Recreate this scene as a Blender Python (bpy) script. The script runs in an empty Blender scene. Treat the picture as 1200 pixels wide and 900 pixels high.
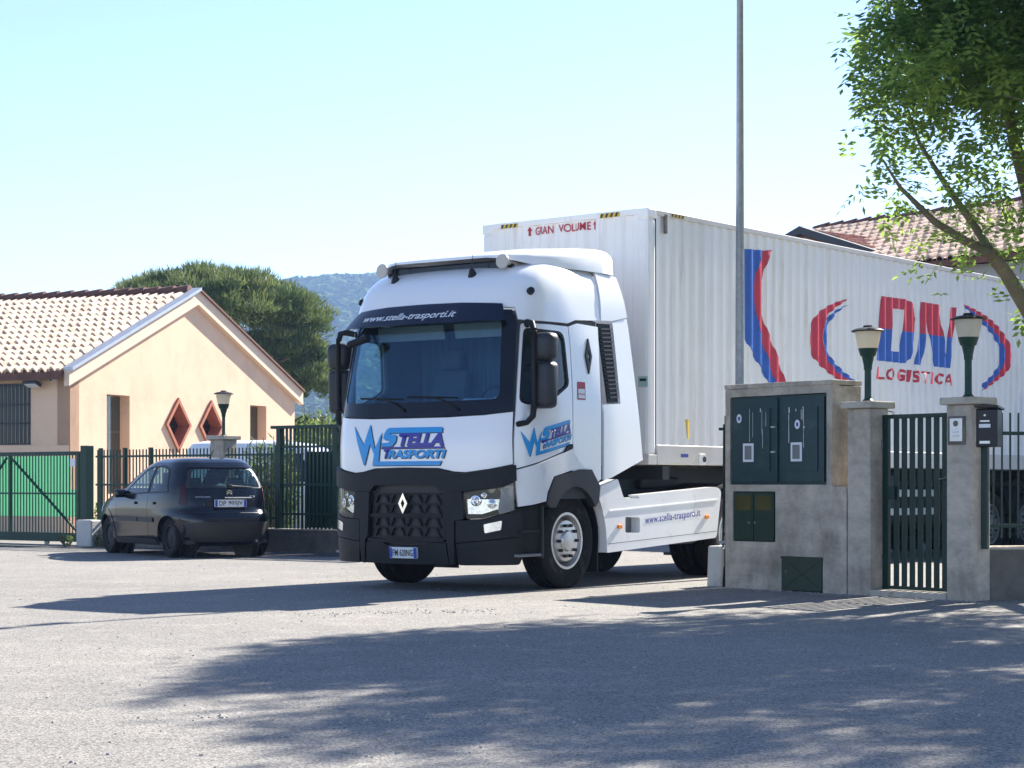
import bpy, bmesh, math, random
from mathutils import Vector, Matrix
from bisect import bisect_right
S, C, R, PI = math.sin, math.cos, math.radians, math.pi
sc = bpy.context.scene
col = sc.collection
rng = random.Random(7)

# ------------------------------------------------------------ camera, sky, sun, exposure
CAMH = 1.10
cam = bpy.data.cameras.new('camera'); cam.sensor_width = 36; cam.lens = 67.68; cam.shift_y = .0983
cam.clip_start = .1; cam.clip_end = 6000
camo = bpy.data.objects.new('camera', cam); camo.location = (0, 0, CAMH); camo.rotation_euler = (PI/2, 0, 0)
col.objects.link(camo); sc.camera = camo
AZ, EL = R(39.5), R(36.0)
w = bpy.data.worlds.new('World'); sc.world = w; w.use_nodes = True
nt = w.node_tree; bg = nt.nodes['Background']
sky = nt.nodes.new('ShaderNodeTexSky'); sky.sky_type = 'NISHITA'; sky.sun_disc = False
sky.sun_elevation = EL; sky.sun_rotation = AZ; sky.air_density = .65; sky.dust_density = 0; sky.ozone_density = 1.0
tn = nt.nodes.new('ShaderNodeMix'); tn.data_type = 'RGBA'; tn.blend_type = 'MULTIPLY'; tn.inputs[0].default_value = 1; tn.inputs[7].default_value = (.98, .92, .96, 1)
nt.links.new(sky.outputs[0], tn.inputs[6]); nt.links.new(tn.outputs[2], bg.inputs[0]); bg.inputs[1].default_value = .092
sl = bpy.data.lights.new('sun', 'SUN'); sl.energy = 5.0; sl.angle = R(.55); sl.color = (1, .94, .84)
so = bpy.data.objects.new('sun', sl); col.objects.link(so); so.location = (30, 40, 40)
so.rotation_euler = Vector((-S(AZ)*C(EL), -C(AZ)*C(EL), -S(EL))).to_track_quat('-Z', 'Y').to_euler()
vs = sc.view_settings; vs.view_transform = 'Standard'; vs.look = 'None'; vs.gamma = 1; vs.use_curve_mapping = False
vs.exposure = 1.72
sc.render.engine = 'CYCLES'
cy = sc.cycles
cy.use_denoising = True; cy.max_bounces = 8; cy.transparent_max_bounces = 24; cy.diffuse_bounces = 4; cy.glossy_bounces = 4
cy.volume_bounces = 0; cy.sample_clamp_indirect = 6; cy.caustics_reflective = False; cy.caustics_refractive = False

# ------------------------------------------------------------ materials
M = {}
def nodes(name):
    m = bpy.data.materials.new(name); m.use_nodes = True; M[name] = m
    t = m.node_tree; return m, t, t.nodes['Principled BSDF'], t.nodes.new, t.links.new
def pm(name, c, rough=.5, metal=0, var=.10, scale=4, bump=0, bscale=80, coat=0, c2=None, stretch=(1,1,1), spec=.5, dirt=None, dscale=1.5, dlo=.5, dhi=.75, dstretch=(1,1,1)):
    m, t, b, N, L = nodes(name)
    tc = N('ShaderNodeTexCoord'); mp = N('ShaderNodeMapping'); mp.inputs['Scale'].default_value = stretch
    L(tc.outputs['Object'], mp.inputs[0])
    n = N('ShaderNodeTexNoise'); n.inputs['Scale'].default_value = scale; n.inputs['Detail'].default_value = 6; n.inputs['Roughness'].default_value = .65
    L(mp.outputs[0], n.inputs['Vector'])
    r = N('ShaderNodeValToRGB'); r.color_ramp.elements[0].position = .3; r.color_ramp.elements[1].position = .7
    a = [x*(1-var) for x in c]; d = [min(1, x*(1+var)) for x in (c2 or c)]
    r.color_ramp.elements[0].color = (*a, 1); r.color_ramp.elements[1].color = (*d, 1)
    L(n.outputs['Fac'], r.inputs[0]); out = r.outputs[0]
    if dirt:
        mp2 = N('ShaderNodeMapping'); mp2.inputs['Scale'].default_value = dstretch; L(tc.outputs['Object'], mp2.inputs[0])
        n2 = N('ShaderNodeTexNoise'); n2.inputs['Scale'].default_value = dscale; n2.inputs['Detail'].default_value = 8; n2.inputs['Roughness'].default_value = .7
        L(mp2.outputs[0], n2.inputs['Vector'])
        r2 = N('ShaderNodeValToRGB'); r2.color_ramp.elements[0].position = dlo; r2.color_ramp.elements[1].position = dhi
        L(n2.outputs['Fac'], r2.inputs[0])
        mx = N('ShaderNodeMix'); mx.data_type = 'RGBA'; L(r2.outputs[0], mx.inputs[0]); L(out, mx.inputs[6]); mx.inputs[7].default_value = (*dirt, 1)
        out = mx.outputs[2]
    L(out, b.inputs['Base Color'])
    b.inputs['Roughness'].default_value = rough; b.inputs['Metallic'].default_value = metal
    b.inputs['Specular IOR Level'].default_value = spec
    if coat: b.inputs['Coat Weight'].default_value = coat; b.inputs['Coat Roughness'].default_value = .04
    if bump:
        n3 = N('ShaderNodeTexNoise'); n3.inputs['Scale'].default_value = bscale; n3.inputs['Detail'].default_value = 5
        L(mp.outputs[0], n3.inputs['Vector'])
        bp = N('ShaderNodeBump'); bp.inputs['Strength'].default_value = bump; bp.inputs['Distance'].default_value = .02
        L(n3.outputs['Fac'], bp.inputs['Height']); L(bp.outputs[0], b.inputs['Normal'])
    return m
def leafm(name, ca, cb, trans=.35, scale=.9):
    m, t, b, N, L = nodes(name)
    oi = N('ShaderNodeAttribute'); oi.attribute_name = 'tint'
    tc = N('ShaderNodeTexCoord'); n = N('ShaderNodeTexNoise'); n.inputs['Scale'].default_value = scale; n.inputs['Detail'].default_value = 3
    L(tc.outputs['Object'], n.inputs['Vector'])
    ad = N('ShaderNodeMath'); ad.operation = 'ADD'; L(oi.outputs['Fac'], ad.inputs[0]); L(n.outputs['Fac'], ad.inputs[1])
    r = N('ShaderNodeValToRGB'); r.color_ramp.elements[0].position = .35; r.color_ramp.elements[1].position = 1.05
    ad2 = N('ShaderNodeMath'); ad2.operation = 'MULTIPLY'; ad2.inputs[1].default_value = .7; L(ad.outputs[0], ad2.inputs[0])
    r.color_ramp.elements[0].color = (*ca, 1); r.color_ramp.elements[1].color = (*cb, 1); L(ad2.outputs[0], r.inputs[0])
    L(r.outputs[0], b.inputs['Base Color']); b.inputs['Roughness'].default_value = .5; b.inputs['Specular IOR Level'].default_value = .3
    tr = N('ShaderNodeBsdfTranslucent'); hs = N('ShaderNodeHueSaturation'); hs.inputs['Value'].default_value = 1.5; hs.inputs['Hue'].default_value = .485
    L(r.outputs[0], hs.inputs['Color']); L(hs.outputs[0], tr.inputs[0])
    mx = N('ShaderNodeMixShader'); mx.inputs[0].default_value = trans
    L(b.outputs[0], mx.inputs[1]); L(tr.outputs[0], mx.inputs[2]); L(mx.outputs[0], t.nodes['Material Output'].inputs[0])
    return m
def glassm(name, tint, rough=.02, f0=.045, gc=(1, 1, 1)):
    m, t, b, N, L = nodes(name)
    tr = N('ShaderNodeBsdfTransparent'); tr.inputs[0].default_value = (*tint, 1)
    gl = N('ShaderNodeBsdfGlossy'); gl.inputs['Roughness'].default_value = rough; gl.inputs[0].default_value = (*gc, 1)
    g = N('ShaderNodeNewGeometry'); dt = N('ShaderNodeVectorMath'); dt.operation = 'DOT_PRODUCT'; L(g.outputs['Incoming'], dt.inputs[0]); L(g.outputs['Normal'], dt.inputs[1])
    ab = N('ShaderNodeMath'); ab.operation = 'ABSOLUTE'; L(dt.outputs['Value'], ab.inputs[0])
    om = N('ShaderNodeMath'); om.operation = 'SUBTRACT'; om.inputs[0].default_value = 1; L(ab.outputs[0], om.inputs[1])
    pw = N('ShaderNodeMath'); pw.operation = 'POWER'; pw.inputs[1].default_value = 5; L(om.outputs[0], pw.inputs[0])
    ma = N('ShaderNodeMath'); ma.operation = 'MULTIPLY_ADD'; ma.inputs[1].default_value = 1-f0; ma.inputs[2].default_value = f0; L(pw.outputs[0], ma.inputs[0])
    mx = N('ShaderNodeMixShader'); L(ma.outputs[0], mx.inputs[0]); L(tr.outputs[0], mx.inputs[1]); L(gl.outputs[0], mx.inputs[2])
    L(mx.outputs[0], t.nodes['Material Output'].inputs[0]); return m

def asphalt(name, c1, c2, dust, grit=1.0):
    m, t, b, N, L = nodes(name)
    tc = N('ShaderNodeTexCoord')
    def noise(sc_, det=6, ro=.6):
        n = N('ShaderNodeTexNoise'); n.inputs['Scale'].default_value = sc_; n.inputs['Detail'].default_value = det; n.inputs['Roughness'].default_value = ro
        L(tc.outputs['Object'], n.inputs['Vector']); return n
    big = noise(.22, 8, .62); mid = noise(1.9, 6); fine = noise(75, 3, .75)
    v = N('ShaderNodeTexVoronoi'); v.inputs['Scale'].default_value = 105; L(tc.outputs['Object'], v.inputs['Vector'])
    r = N('ShaderNodeValToRGB'); r.color_ramp.elements[0].position = .35; r.color_ramp.elements[1].position = .66
    r.color_ramp.elements[0].color = (*c1, 1); r.color_ramp.elements[1].color = (*c2, 1); L(big.outputs['Fac'], r.inputs[0])
    mxd = N('ShaderNodeMix'); mxd.data_type = 'RGBA'; rd = N('ShaderNodeValToRGB'); rd.color_ramp.elements[0].position = .5; rd.color_ramp.elements[1].position = .78
    L(mid.outputs['Fac'], rd.inputs[0]); L(rd.outputs[0], mxd.inputs[0]); L(r.outputs[0], mxd.inputs[6]); mxd.inputs[7].default_value = (*dust, 1)
    # stone chips: each voronoi cell its own tone
    rv = N('ShaderNodeValToRGB'); rv.color_ramp.elements[0].position = .12; rv.color_ramp.elements[1].position = .75
    rv.color_ramp.elements[0].color = (.22, .22, .22, 1); rv.color_ramp.elements[1].color = (1.0, 1.0, 1.0, 1)
    sepc = N('ShaderNodeSeparateColor'); L(v.outputs['Color'], sepc.inputs[0]); L(sepc.outputs[0], rv.inputs[0])
    mul = N('ShaderNodeMix'); mul.data_type = 'RGBA'; mul.blend_type = 'MULTIPLY'; mul.inputs[0].default_value = .8*grit
    L(mxd.outputs[2], mul.inputs[6]); L(rv.outputs[0], mul.inputs[7])
    # thin dark specks
    rf = N('ShaderNodeValToRGB'); rf.color_ramp.elements[0].position = .30; rf.color_ramp.elements[1].position = .48
    rf.color_ramp.elements[0].color = (.45, .44, .43, 1); rf.color_ramp.elements[1].color = (1, 1, 1, 1); L(fine.outputs['Fac'], rf.inputs[0])
    mul2 = N('ShaderNodeMix'); mul2.data_type = 'RGBA'; mul2.blend_type = 'MULTIPLY'; mul2.inputs[0].default_value = .7*grit
    L(mul.outputs[2], mul2.inputs[6]); L(rf.outputs[0], mul2.inputs[7])
    L(mul2.outputs[2], b.inputs['Base Color']); b.inputs['Roughness'].default_value = .9; b.inputs['Specular IOR Level'].default_value = .25
    bp = N('ShaderNodeBump'); bp.inputs['Strength'].default_value = .35; bp.inputs['Distance'].default_value = .006
    L(v.outputs['Distance'], bp.inputs['Height']); L(bp.outputs[0], b.inputs['Normal'])
    return m

asphalt('asphalt', (.262, .250, .233), (.335, .317, .292), (.39, .362, .325))
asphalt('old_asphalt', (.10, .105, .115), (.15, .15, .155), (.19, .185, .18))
pm('soil', (.22, .20, .14), .95, var=.3, scale=.4, c2=(.20, .24, .11))
pm('stone_chip', (.36, .34, .30), .9, var=.3, scale=30)
pm('white_paint', (.84, .84, .84), .22, var=.015, scale=2, coat=.5)
pm('white_dusty', (.80, .80, .795), .32, var=.03, scale=3, dirt=(.50, .46, .40), dscale=5, dlo=.58, dhi=.95, coat=.2)
pm('black_plastic', (.011, .012, .014), .55, var=.25, scale=9, spec=.28)
pm('grey_plastic', (.026, .028, .032), .45, var=.15, scale=9, spec=.35)
pm('black_gloss', (.004, .005, .010), .12, var=.1, spec=.3)
pm('navy_gloss', (.004, .007, .026), .2, var=.1, spec=.35)
pm('rubber', (.010, .010, .011), .8, spec=.2, var=.35, scale=12, dirt=(.09, .085, .08), dscale=7, dlo=.55, dhi=.9)
pm('chrome', (.78, .78, .78), .12, metal=1, var=.05)
pm('alu', (.58, .57, .55), .38, metal=.8, var=.08, scale=20, dirt=(.25, .22, .2), dscale=9, dlo=.6, dhi=.9)
pm('steel_grey', (.20, .21, .22), .5, metal=.6, var=.2)
pm('horn_cream', (.50, .46, .40), .35, var=.06)
pm('galvanised', (.27, .30, .33), .5, metal=.45, var=.18, scale=14)
pm('lamp_reflector', (.72, .74, .78), .14, metal=1, var=.2, scale=25)
pm('cab_interior', (.055, .058, .065), .8, var=.2)
pm('cab_lining', (.32, .33, .35), .9, var=.1)
pm('curtain', (.10, .13, .18), .9, var=.25, scale=9, stretch=(1, 3, .1))
pm('seat_cloth', (.085, .095, .12), .9, var=.2)
pm('paper', (.62, .72, .80), .7, var=.06, scale=12)
pm('logo_cyan', (.010, .30, .68), .3, var=.03)
pm('logo_violet', (.035, .03, .32), .3, var=.03)
pm('logo_shadow', (.02, .02, .03), .4)
pm('letter_white', (.75, .76, .78), .4, var=.02)
pm('letter_blue', (.06, .075, .33), .4, var=.03)
pm('sign_red', (.52, .018, .045), .5, var=.12, scale=8)
pm('sign_blue', (.012, .095, .42), .5, var=.12, scale=8)
pm('stencil_red', (.45, .02, .04), .55, var=.15, scale=20)
pm('hazard_yellow', (.62, .42, .03), .5, var=.1)
pm('hazard_black', (.02, .02, .02), .5)
pm('amber', (.80, .25, .01), .2, var=.05)
pm('tail_red', (.42, .012, .01), .2, var=.05)
pm('tail_dark', (.030, .003, .006), .25, var=.1, spec=.3)
pm('plate_white', (.70, .72, .74), .4, var=.02)
pm('plate_blue', (.01, .06, .38), .4, var=.02)
pm('sticker_red', (.42, .05, .06), .5)
pm('sticker_green', (.35, .52, .45), .6, var=.06)
pm('container_white', (.85, .835, .81), .5, var=.03, scale=2, dirt=(.42, .33, .25), dscale=3.6, dlo=.55, dhi=.95, dstretch=(1.8, 1.8, .16))
pm('container_rail', (.66, .62, .57), .55, var=.06, scale=3, dirt=(.30, .20, .13), dscale=5, dlo=.60, dhi=.9)
pm('chassis_black', (.018, .018, .020), .6, var=.3)
pm('rust_red', (.22, .06, .03), .7, var=.2)
pm('car_paint', (.002, .0032, .009), .15, var=.1, coat=.25, spec=.35)
pm('car_trim', (.018, .018, .019), .55, var=.2)
pm('stucco', (.74, .515, .36), .9, var=.05, scale=1.3, bump=.15, bscale=40, dirt=(.52, .36, .25), dscale=.9, dlo=.50, dhi=.85)
pm('trim_plaster', (.74, .56, .42), .85, var=.04, scale=2)
pm('brick_frame', (.38, .13, .075), .85, var=.2, scale=9, bump=.2, bscale=50)
pm('roof_tile', (.58, .40, .295), .85, var=.20, scale=5, c2=(.64, .50, .39), dirt=(.30, .17, .11), dscale=7, dlo=.55, dhi=.8)
pm('roof_tile_red', (.38, .165, .11), .85, var=.25, scale=5, c2=(.45, .26, .19))
pm('tile_dark', (.13, .055, .04), .8, var=.25, scale=6)
pm('flashing', (.42, .44, .47), .4, metal=.5, var=.1)
pm('dark_verge', (.035, .04, .05), .6)
pm('grey_render', (.40, .40, .41), .9, var=.08, scale=1)
pm('beige_render', (.50, .44, .38), .9, var=.08, scale=1)
pm('window_frame', (.35, .33, .30), .6)
pm('blind', (.62, .60, .55), .8, var=.05)
pm('dark_pane', (.02, .025, .03), .1)
pm('fence_green', (.008, .040, .027), .45, spec=.3, var=.2, scale=8)
pm('gate_green', (.006, .030, .022), .4, spec=.3, var=.2, scale=8, dirt=(.10, .09, .06), dscale=9, dlo=.68, dhi=.9)
pm('cabinet_green', (.008, .036, .040), .38, var=.15, scale=5, dirt=(.045, .08, .08), dscale=5, dlo=.55, dhi=.85)
pm('meter_green', (.010, .033, .020), .4, var=.2, scale=6)
pm('meter_window', (.07, .065, .02), .25, var=.3, scale=3)
pm('paint_drip', (.55, .56, .55), .7)
pm('concrete', (.45, .395, .32), .92, var=.30, scale=3.5, bump=.6, bscale=22, stretch=(1, 1, 1.6), dirt=(.17, .14, .10), dscale=2.3, dlo=.47, dhi=.78, dstretch=(1, 1, .5))
pm('concrete_pale', (.52, .51, .48), .92, var=.12, scale=3, bump=.35, bscale=30, dirt=(.30, .28, .24), dscale=3, dlo=.5, dhi=.8)
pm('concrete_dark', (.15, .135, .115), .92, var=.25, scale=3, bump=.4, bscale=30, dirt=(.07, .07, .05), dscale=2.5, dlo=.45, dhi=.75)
pm('cap_stone', (.44, .40, .33), .92, var=.15, scale=5, bump=.3, bscale=40, dirt=(.26, .20, .13), dscale=6, dlo=.5, dhi=.75)
pm('mailbox', (.010, .012, .016), .35, var=.1, spec=.3)
pm('bark', (.16, .13, .085), .95, var=.35, scale=6, bump=.6, bscale=25, stretch=(1, 1, .3), dirt=(.10, .13, .05), dscale=3, dlo=.5, dhi=.75)
pm('pine_bark', (.12, .075, .05), .95, var=.3, scale=5)
leafm('ash_leaf', (.055, .130, .030), (.22, .33, .065), .60, .8)
leafm('pine_needle', (.034, .072, .026), (.15, .19, .065), .30, .5)
leafm('oleander_leaf', (.030, .07, .022), (.13, .21, .05), .35, 2)
leafm('bush_leaf', (.06, .12, .025), (.16, .24, .06), .35, 2)
leafm('wood_leaf', (.008, .028, .007), (.10, .135, .045), .05, .006)
M['wood_leaf'].node_tree.nodes['Principled BSDF'].inputs['Specular IOR Level'].default_value = 0
pm('hill_soil', (.075, .085, .035), .95, var=.3, scale=.02, c2=(.10, .11, .05))
pm('net_green', (.05, .20, .115), .8, var=.12, scale=6)
m = M['net_green']; t = m.node_tree; tr = t.nodes.new('ShaderNodeBsdfTranslucent'); tr.inputs[0].default_value = (.07, .25, .145, 1)
mx = t.nodes.new('ShaderNodeMixShader'); mx.inputs[0].default_value = .55
t.links.new(t.nodes['Principled BSDF'].outputs[0], mx.inputs[1]); t.links.new(tr.outputs[0], mx.inputs[2]); t.links.new(mx.outputs[0], t.nodes['Material Output'].inputs[0])
pm('shade_cloth', (.012, .035, .022), .9, var=.2)
pm('lamp_globe', (.80, .74, .60), .35, var=.05)
m = M['lamp_globe']; m.node_tree.nodes['Principled BSDF'].inputs['Transmission Weight'].default_value = 0
t = m.node_tree; tr = t.nodes.new('ShaderNodeBsdfTranslucent'); tr.inputs[0].default_value = (.85, .78, .62, 1)
mx = t.nodes.new('ShaderNodeMixShader'); mx.inputs[0].default_value = .5
t.links.new(t.nodes['Principled BSDF'].outputs[0], mx.inputs[1]); t.links.new(tr.outputs[0], mx.inputs[2]); t.links.new(mx.outputs[0], t.nodes['Material Output'].inputs[0])
glassm('windscreen', (.60, .80, .90), f0=.075, gc=(.45, .74, 1))
glassm('side_glass', (.50, .62, .62))
glassm('car_glass', (.45, .62, .60), f0=.06)
glassm('house_glass', (.55, .60, .58), f0=.08)
glassm('clear_lens', (.92, .93, .95))

# ------------------------------------------------------------ builders
def link(o, parent=None):
    col.objects.link(o)
    if parent is not None: o.parent = parent
    return o
def tag(o, label=None, cat=None, group=None, kind=None):
    if label: o['label'] = label
    if cat: o['category'] = cat
    if group: o['group'] = group
    if kind: o['kind'] = kind
    return o
def thing(name, label, cat, loc=(0, 0, 0), rz=0, group=None):
    o = bpy.data.objects.new(name, None); o.location = loc; o.rotation_euler = (0, 0, rz); o.empty_display_size = .2
    return tag(link(o), label, cat, group)
def fin(name, bm, mat, parent=None, smooth=None):
    me = bpy.data.meshes.new(name)
    if smooth is not None:
        for f_ in bm.faces: f_.smooth = smooth
    bm.to_mesh(me); bm.free()
    me.materials.append(M[mat] if isinstance(mat, str) else mat)
    return link(bpy.data.objects.new(name, me), parent)
def inst(o, parent, loc=None, rot=None, scale=None):
    c = o.copy(); link(c, None); c.parent = parent
    if loc is not None: c.location = loc
    if rot is not None: c.rotation_euler = rot
    if scale is not None: c.scale = scale
    return c
def a_box(bm, c, s, rz=0, bev=0, ry=0, rx=0, seg=2):
    g = bmesh.ops.create_cube(bm, size=1)
    vsx = g['verts']
    for v in vsx: v.co = Vector((v.co.x*s[0], v.co.y*s[1], v.co.z*s[2]))
    if bev:
        es = list({e for v in vsx for e in v.link_edges})
        r = bmesh.ops.bevel(bm, geom=es, offset=bev, segments=seg, affect='EDGES', profile=.5)
        vsx = list({v for f_ in r['faces'] for v in f_.verts} | {v for v in vsx if v.is_valid})
    m = Matrix.Translation(c) @ Matrix.Rotation(rz, 4, 'Z') @ Matrix.Rotation(ry, 4, 'Y') @ Matrix.Rotation(rx, 4, 'X')
    for v in vsx: v.co = m @ v.co
def box(name, c, s, mat, parent=None, rz=0, bev=0, ry=0, rx=0):
    bm = bmesh.new(); a_box(bm, c, s, rz, bev, ry, rx); return fin(name, bm, mat, parent)
def a_tube(bm, pts, rads, n=10, cap=True):
    pts = [Vector(p) for p in pts]
    if not hasattr(rads, '__len__'): rads = [rads]*len(pts)
    rings = []; up = None
    for i, p in enumerate(pts):
        d = (pts[min(i+1, len(pts)-1)] - pts[max(i-1, 0)]).normalized()
        if up is None:
            up = Vector((0, 0, 1)) if abs(d.z) < .9 else Vector((1, 0, 0))
        a = d.cross(up).normalized(); b = a.cross(d).normalized(); up = b
        rings.append([bm.verts.new(p + (a*C(2*PI*k/n) + b*S(2*PI*k/n))*rads[i]) for k in range(n)])
    for i in range(len(rings)-1):
        for k in range(n):
            bm.faces.new((rings[i][k], rings[i][(k+1) % n], rings[i+1][(k+1) % n], rings[i+1][k])).smooth = n > 6
    if cap:
        bm.faces.new(rings[0]); bm.faces.new(rings[-1][::-1])
def tube(name, pts, rads, mat, parent=None, n=10):
    bm = bmesh.new(); a_tube(bm, pts, rads, n); return fin(name, bm, mat, parent)
def a_lathe(bm, prof, mat4=None, n=32, sharp=30):
    rings = []
    m = mat4 or Matrix.Identity(4)
    for r, z in prof:
        if r < 1e-5: rings.append([bm.verts.new(m @ Vector((0, 0, z)))])
        else: rings.append([bm.verts.new(m @ Vector((r*C(2*PI*k/n), r*S(2*PI*k/n), z))) for k in range(n)])
    for i in range(len(rings)-1):
        A, B = rings[i], rings[i+1]
        for k in range(n):
            k2 = (k+1) % n
            if len(A) == 1 and len(B) == 1: continue
            if len(A) == 1: f_ = bm.faces.new((A[0], B[k], B[k2]))
            elif len(B) == 1: f_ = bm.faces.new((A[k], A[k2], B[0]))
            else: f_ = bm.faces.new((A[k], A[k2], B[k2], B[k]))
            f_.smooth = True
    for i in range(1, len(prof)-1):
        d0 = Vector((prof[i][0]-prof[i-1][0], prof[i][1]-prof[i-1][1])); d1 = Vector((prof[i+1][0]-prof[i][0], prof[i+1][1]-prof[i][1]))
        if d0.length > 1e-6 and d1.length > 1e-6 and d0.angle(d1) > R(sharp) and len(rings[i]) > 1:
            for k in range(n):
                e = bm.edges.get((rings[i][k], rings[i][(k+1) % n]))
                if e: e.smooth = False
def lathe(name, prof, mat, parent=None, mat4=None, n=32):
    bm = bmesh.new(); a_lathe(bm, prof, mat4, n); return fin(name, bm, mat, parent)
AX_Y = Matrix.Rotation(-PI/2, 4, 'X')      # lathe axis z -> +y

def rnd(poly, r, n=4):
    """round the corners of a 2D polygon"""
    out = []; N_ = len(poly)
    rr = r if hasattr(r, '__len__') else [r]*N_
    for i in range(N_):
        p0, p, p1 = Vector(poly[i-1]), Vector(poly[i]), Vector(poly[(i+1) % N_])
        q = min(rr[i], (p-p0).length*.48, (p1-p).length*.48)
        if q < 1e-4: out.append(tuple(p)); continue
        a = p + (p0-p).normalized()*q; b = p + (p1-p).normalized()*q
        for k in range(n+1):
            t_ = k/n; out.append(tuple(a*(1-t_)**2 + p*2*t_*(1-t_) + b*t_*t_))
    return out
def dens(poly, d):
    out = []
    for i in range(len(poly)):
        a, b = Vector(poly[i]), Vector(poly[(i+1) % len(poly)])
        k = max(1, int((b-a).length/d))
        for j in range(k): out.append(tuple(a + (b-a)*j/k))
    return out
def finish2d(bm, mapf, off, thick, cu, cv, name, mat, parent):
    def cutall(idx, cuts):
        for c_ in cuts:
            co = [0, 0, 0]; no = [0, 0, 0]; co[idx] = c_; no[idx] = 1
            bmesh.ops.bisect_plane(bm, geom=bm.verts[:]+bm.edges[:]+bm.faces[:], plane_co=co, plane_no=no, dist=1e-6)
    xs = [v.co.x for v in bm.verts]; ys = [v.co.y for v in bm.verts]
    if not xs: return fin(name, bm, mat, parent)
    def rngc(c_, lo, hi):
        if c_ is None: return []
        if hasattr(c_, '__len__'): return [q for q in c_ if lo < q < hi]
        k0 = math.ceil(lo/c_); return [k*c_ for k in range(k0, int(hi/c_)+1) if lo+1e-5 < k*c_ < hi-1e-5]
    cutall(0, rngc(cu, min(xs), max(xs))); cutall(1, rngc(cv, min(ys), max(ys)))
    for f_ in bm.faces:
        f_.normal_update(); f_.smooth = True
        if f_.normal.z < 0: f_.normal_flip()
    back = set()
    if thick:
        be = [e for e in bm.edges if len(e.link_faces) == 1]
        r = bmesh.ops.extrude_edge_only(bm, edges=be)
        back = {g for g in r['geom'] if isinstance(g, bmesh.types.BMVert)}
        for g in r['geom']:
            if isinstance(g, bmesh.types.BMFace): g.smooth = False
        for e in be:
            if e.is_valid: e.smooth = False
    for v in bm.verts:
        o = off(v.co.x, v.co.y) if callable(off) else off
        v.co = mapf(v.co.x, v.co.y, o - (thick if v in back else 0))
    return fin(name, bm, mat, parent)
def sheet(name, loops, mapf, off, thick, mat, parent, cu=.12, cv=.12):
    bm = bmesh.new(); es = []
    for lp in loops:
        vv = [bm.verts.new((a, b, 0)) for a, b in lp]
        for i in range(len(vv)): es.append(bm.edges.new((vv[i], vv[(i+1) % len(vv)])))
    bmesh.ops.triangle_fill(bm, use_beauty=True, use_dissolve=False, edges=es, normal=(0, 0, 1))
    return finish2d(bm, mapf, off, thick, cu, cv, name, mat, parent)
def polyline_bars(lines, wd):
    """thick 2D line segments -> list of quads (loops)"""
    out = []
    for (a, b) in lines:
        a, b = Vector(a), Vector(b); d = (b-a).normalized(); n = Vector((-d.y, d.x))*wd/2; d = d*wd*.3
        out.append([tuple(a-d+n), tuple(a-d-n), tuple(b+d-n), tuple(b+d+n)])
    return out
def quads(name, qs, mapf, off, thick, mat, parent, cu=None, cv=None):
    bm = bmesh.new()
    for q in qs: bm.faces.new([bm.verts.new((a, b, 0)) for a, b in q])
    return finish2d(bm, mapf, off, thick, cu, cv, name, mat, parent)
def text2d(body, x0, x1, z0, z1, bold=0, shear=0, space=1.0, rise=0):
    cu = bpy.data.curves.new('txt', 'FONT'); cu.body = body; cu.offset = bold; cu.space_character = space; cu.resolution_u = 4
    o = bpy.data.objects.new('txt', cu); col.objects.link(o)
    dg = bpy.context.evaluated_depsgraph_get(); dg.update()
    me = bpy.data.meshes.new_from_object(o.evaluated_get(dg))
    bm = bmesh.new(); bm.from_mesh(me); bmesh.ops.triangulate(bm, faces=bm.faces[:])
    bpy.data.objects.remove(o); bpy.data.curves.remove(cu); bpy.data.meshes.remove(me)
    xs = [v.co.x for v in bm.verts]; ys = [v.co.y for v in bm.verts]
    ax, bx, ay, by = min(xs), max(xs), min(ys), max(ys)
    hh = z1-z0; sh = shear*hh
    for v in bm.verts:
        yy = (v.co.y-ay)/(by-ay); xx = (v.co.x-ax)/(bx-ax)
        v.co = Vector((x0 + (x1-x0-sh)*xx + sh*yy, z0 + hh*yy + rise*xx, 0))
    return bm
def text(name, body, x0, x1, z0, z1, mapf, off, mat, parent, cu=None, cv=None, **k):
    return finish2d(text2d(body, x0, x1, z0, z1, **k), mapf, off, 0, cu, cv, name, mat, parent)
def frame_map(o, a, n):
    """plane map: origin o, horizontal axis a, outward normal n, z up"""
    o, a, n = Vector(o), Vector(a).normalized(), Vector(n).normalized()
    return lambda x, z, off: o + a*x + Vector((0, 0, z)) + n*off
def interp(x, xs, ys):
    if x <= xs[0]: return ys[0]
    if x >= xs[-1]: return ys[-1]
    i = bisect_right(xs, x)-1; t_ = (x-xs[i])/(xs[i+1]-xs[i]); return ys[i]*(1-t_)+ys[i+1]*t_
def table(tb):
    """smooth monotone cubic through the points"""
    xs = [a for a, b in tb]; ys = [b for a, b in tb]; n = len(xs)
    d = [(ys[i+1]-ys[i])/(xs[i+1]-xs[i]) for i in range(n-1)]
    m = [d[0]] + [0 if d[i-1]*d[i] <= 0 else 2*d[i-1]*d[i]/(d[i-1]+d[i]) for i in range(1, n-1)] + [d[-1]]
    def f_(x):
        if x <= xs[0]: return ys[0]
        if x >= xs[-1]: return ys[-1]
        i = bisect_right(xs, x)-1; h_ = xs[i+1]-xs[i]; t_ = (x-xs[i])/h_
        return (2*t_**3-3*t_*t_+1)*ys[i] + (t_**3-2*t_*t_+t_)*h_*m[i] + (-2*t_**3+3*t_*t_)*ys[i+1] + (t_**3-t_*t_)*h_*m[i+1]
    return f_

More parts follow.
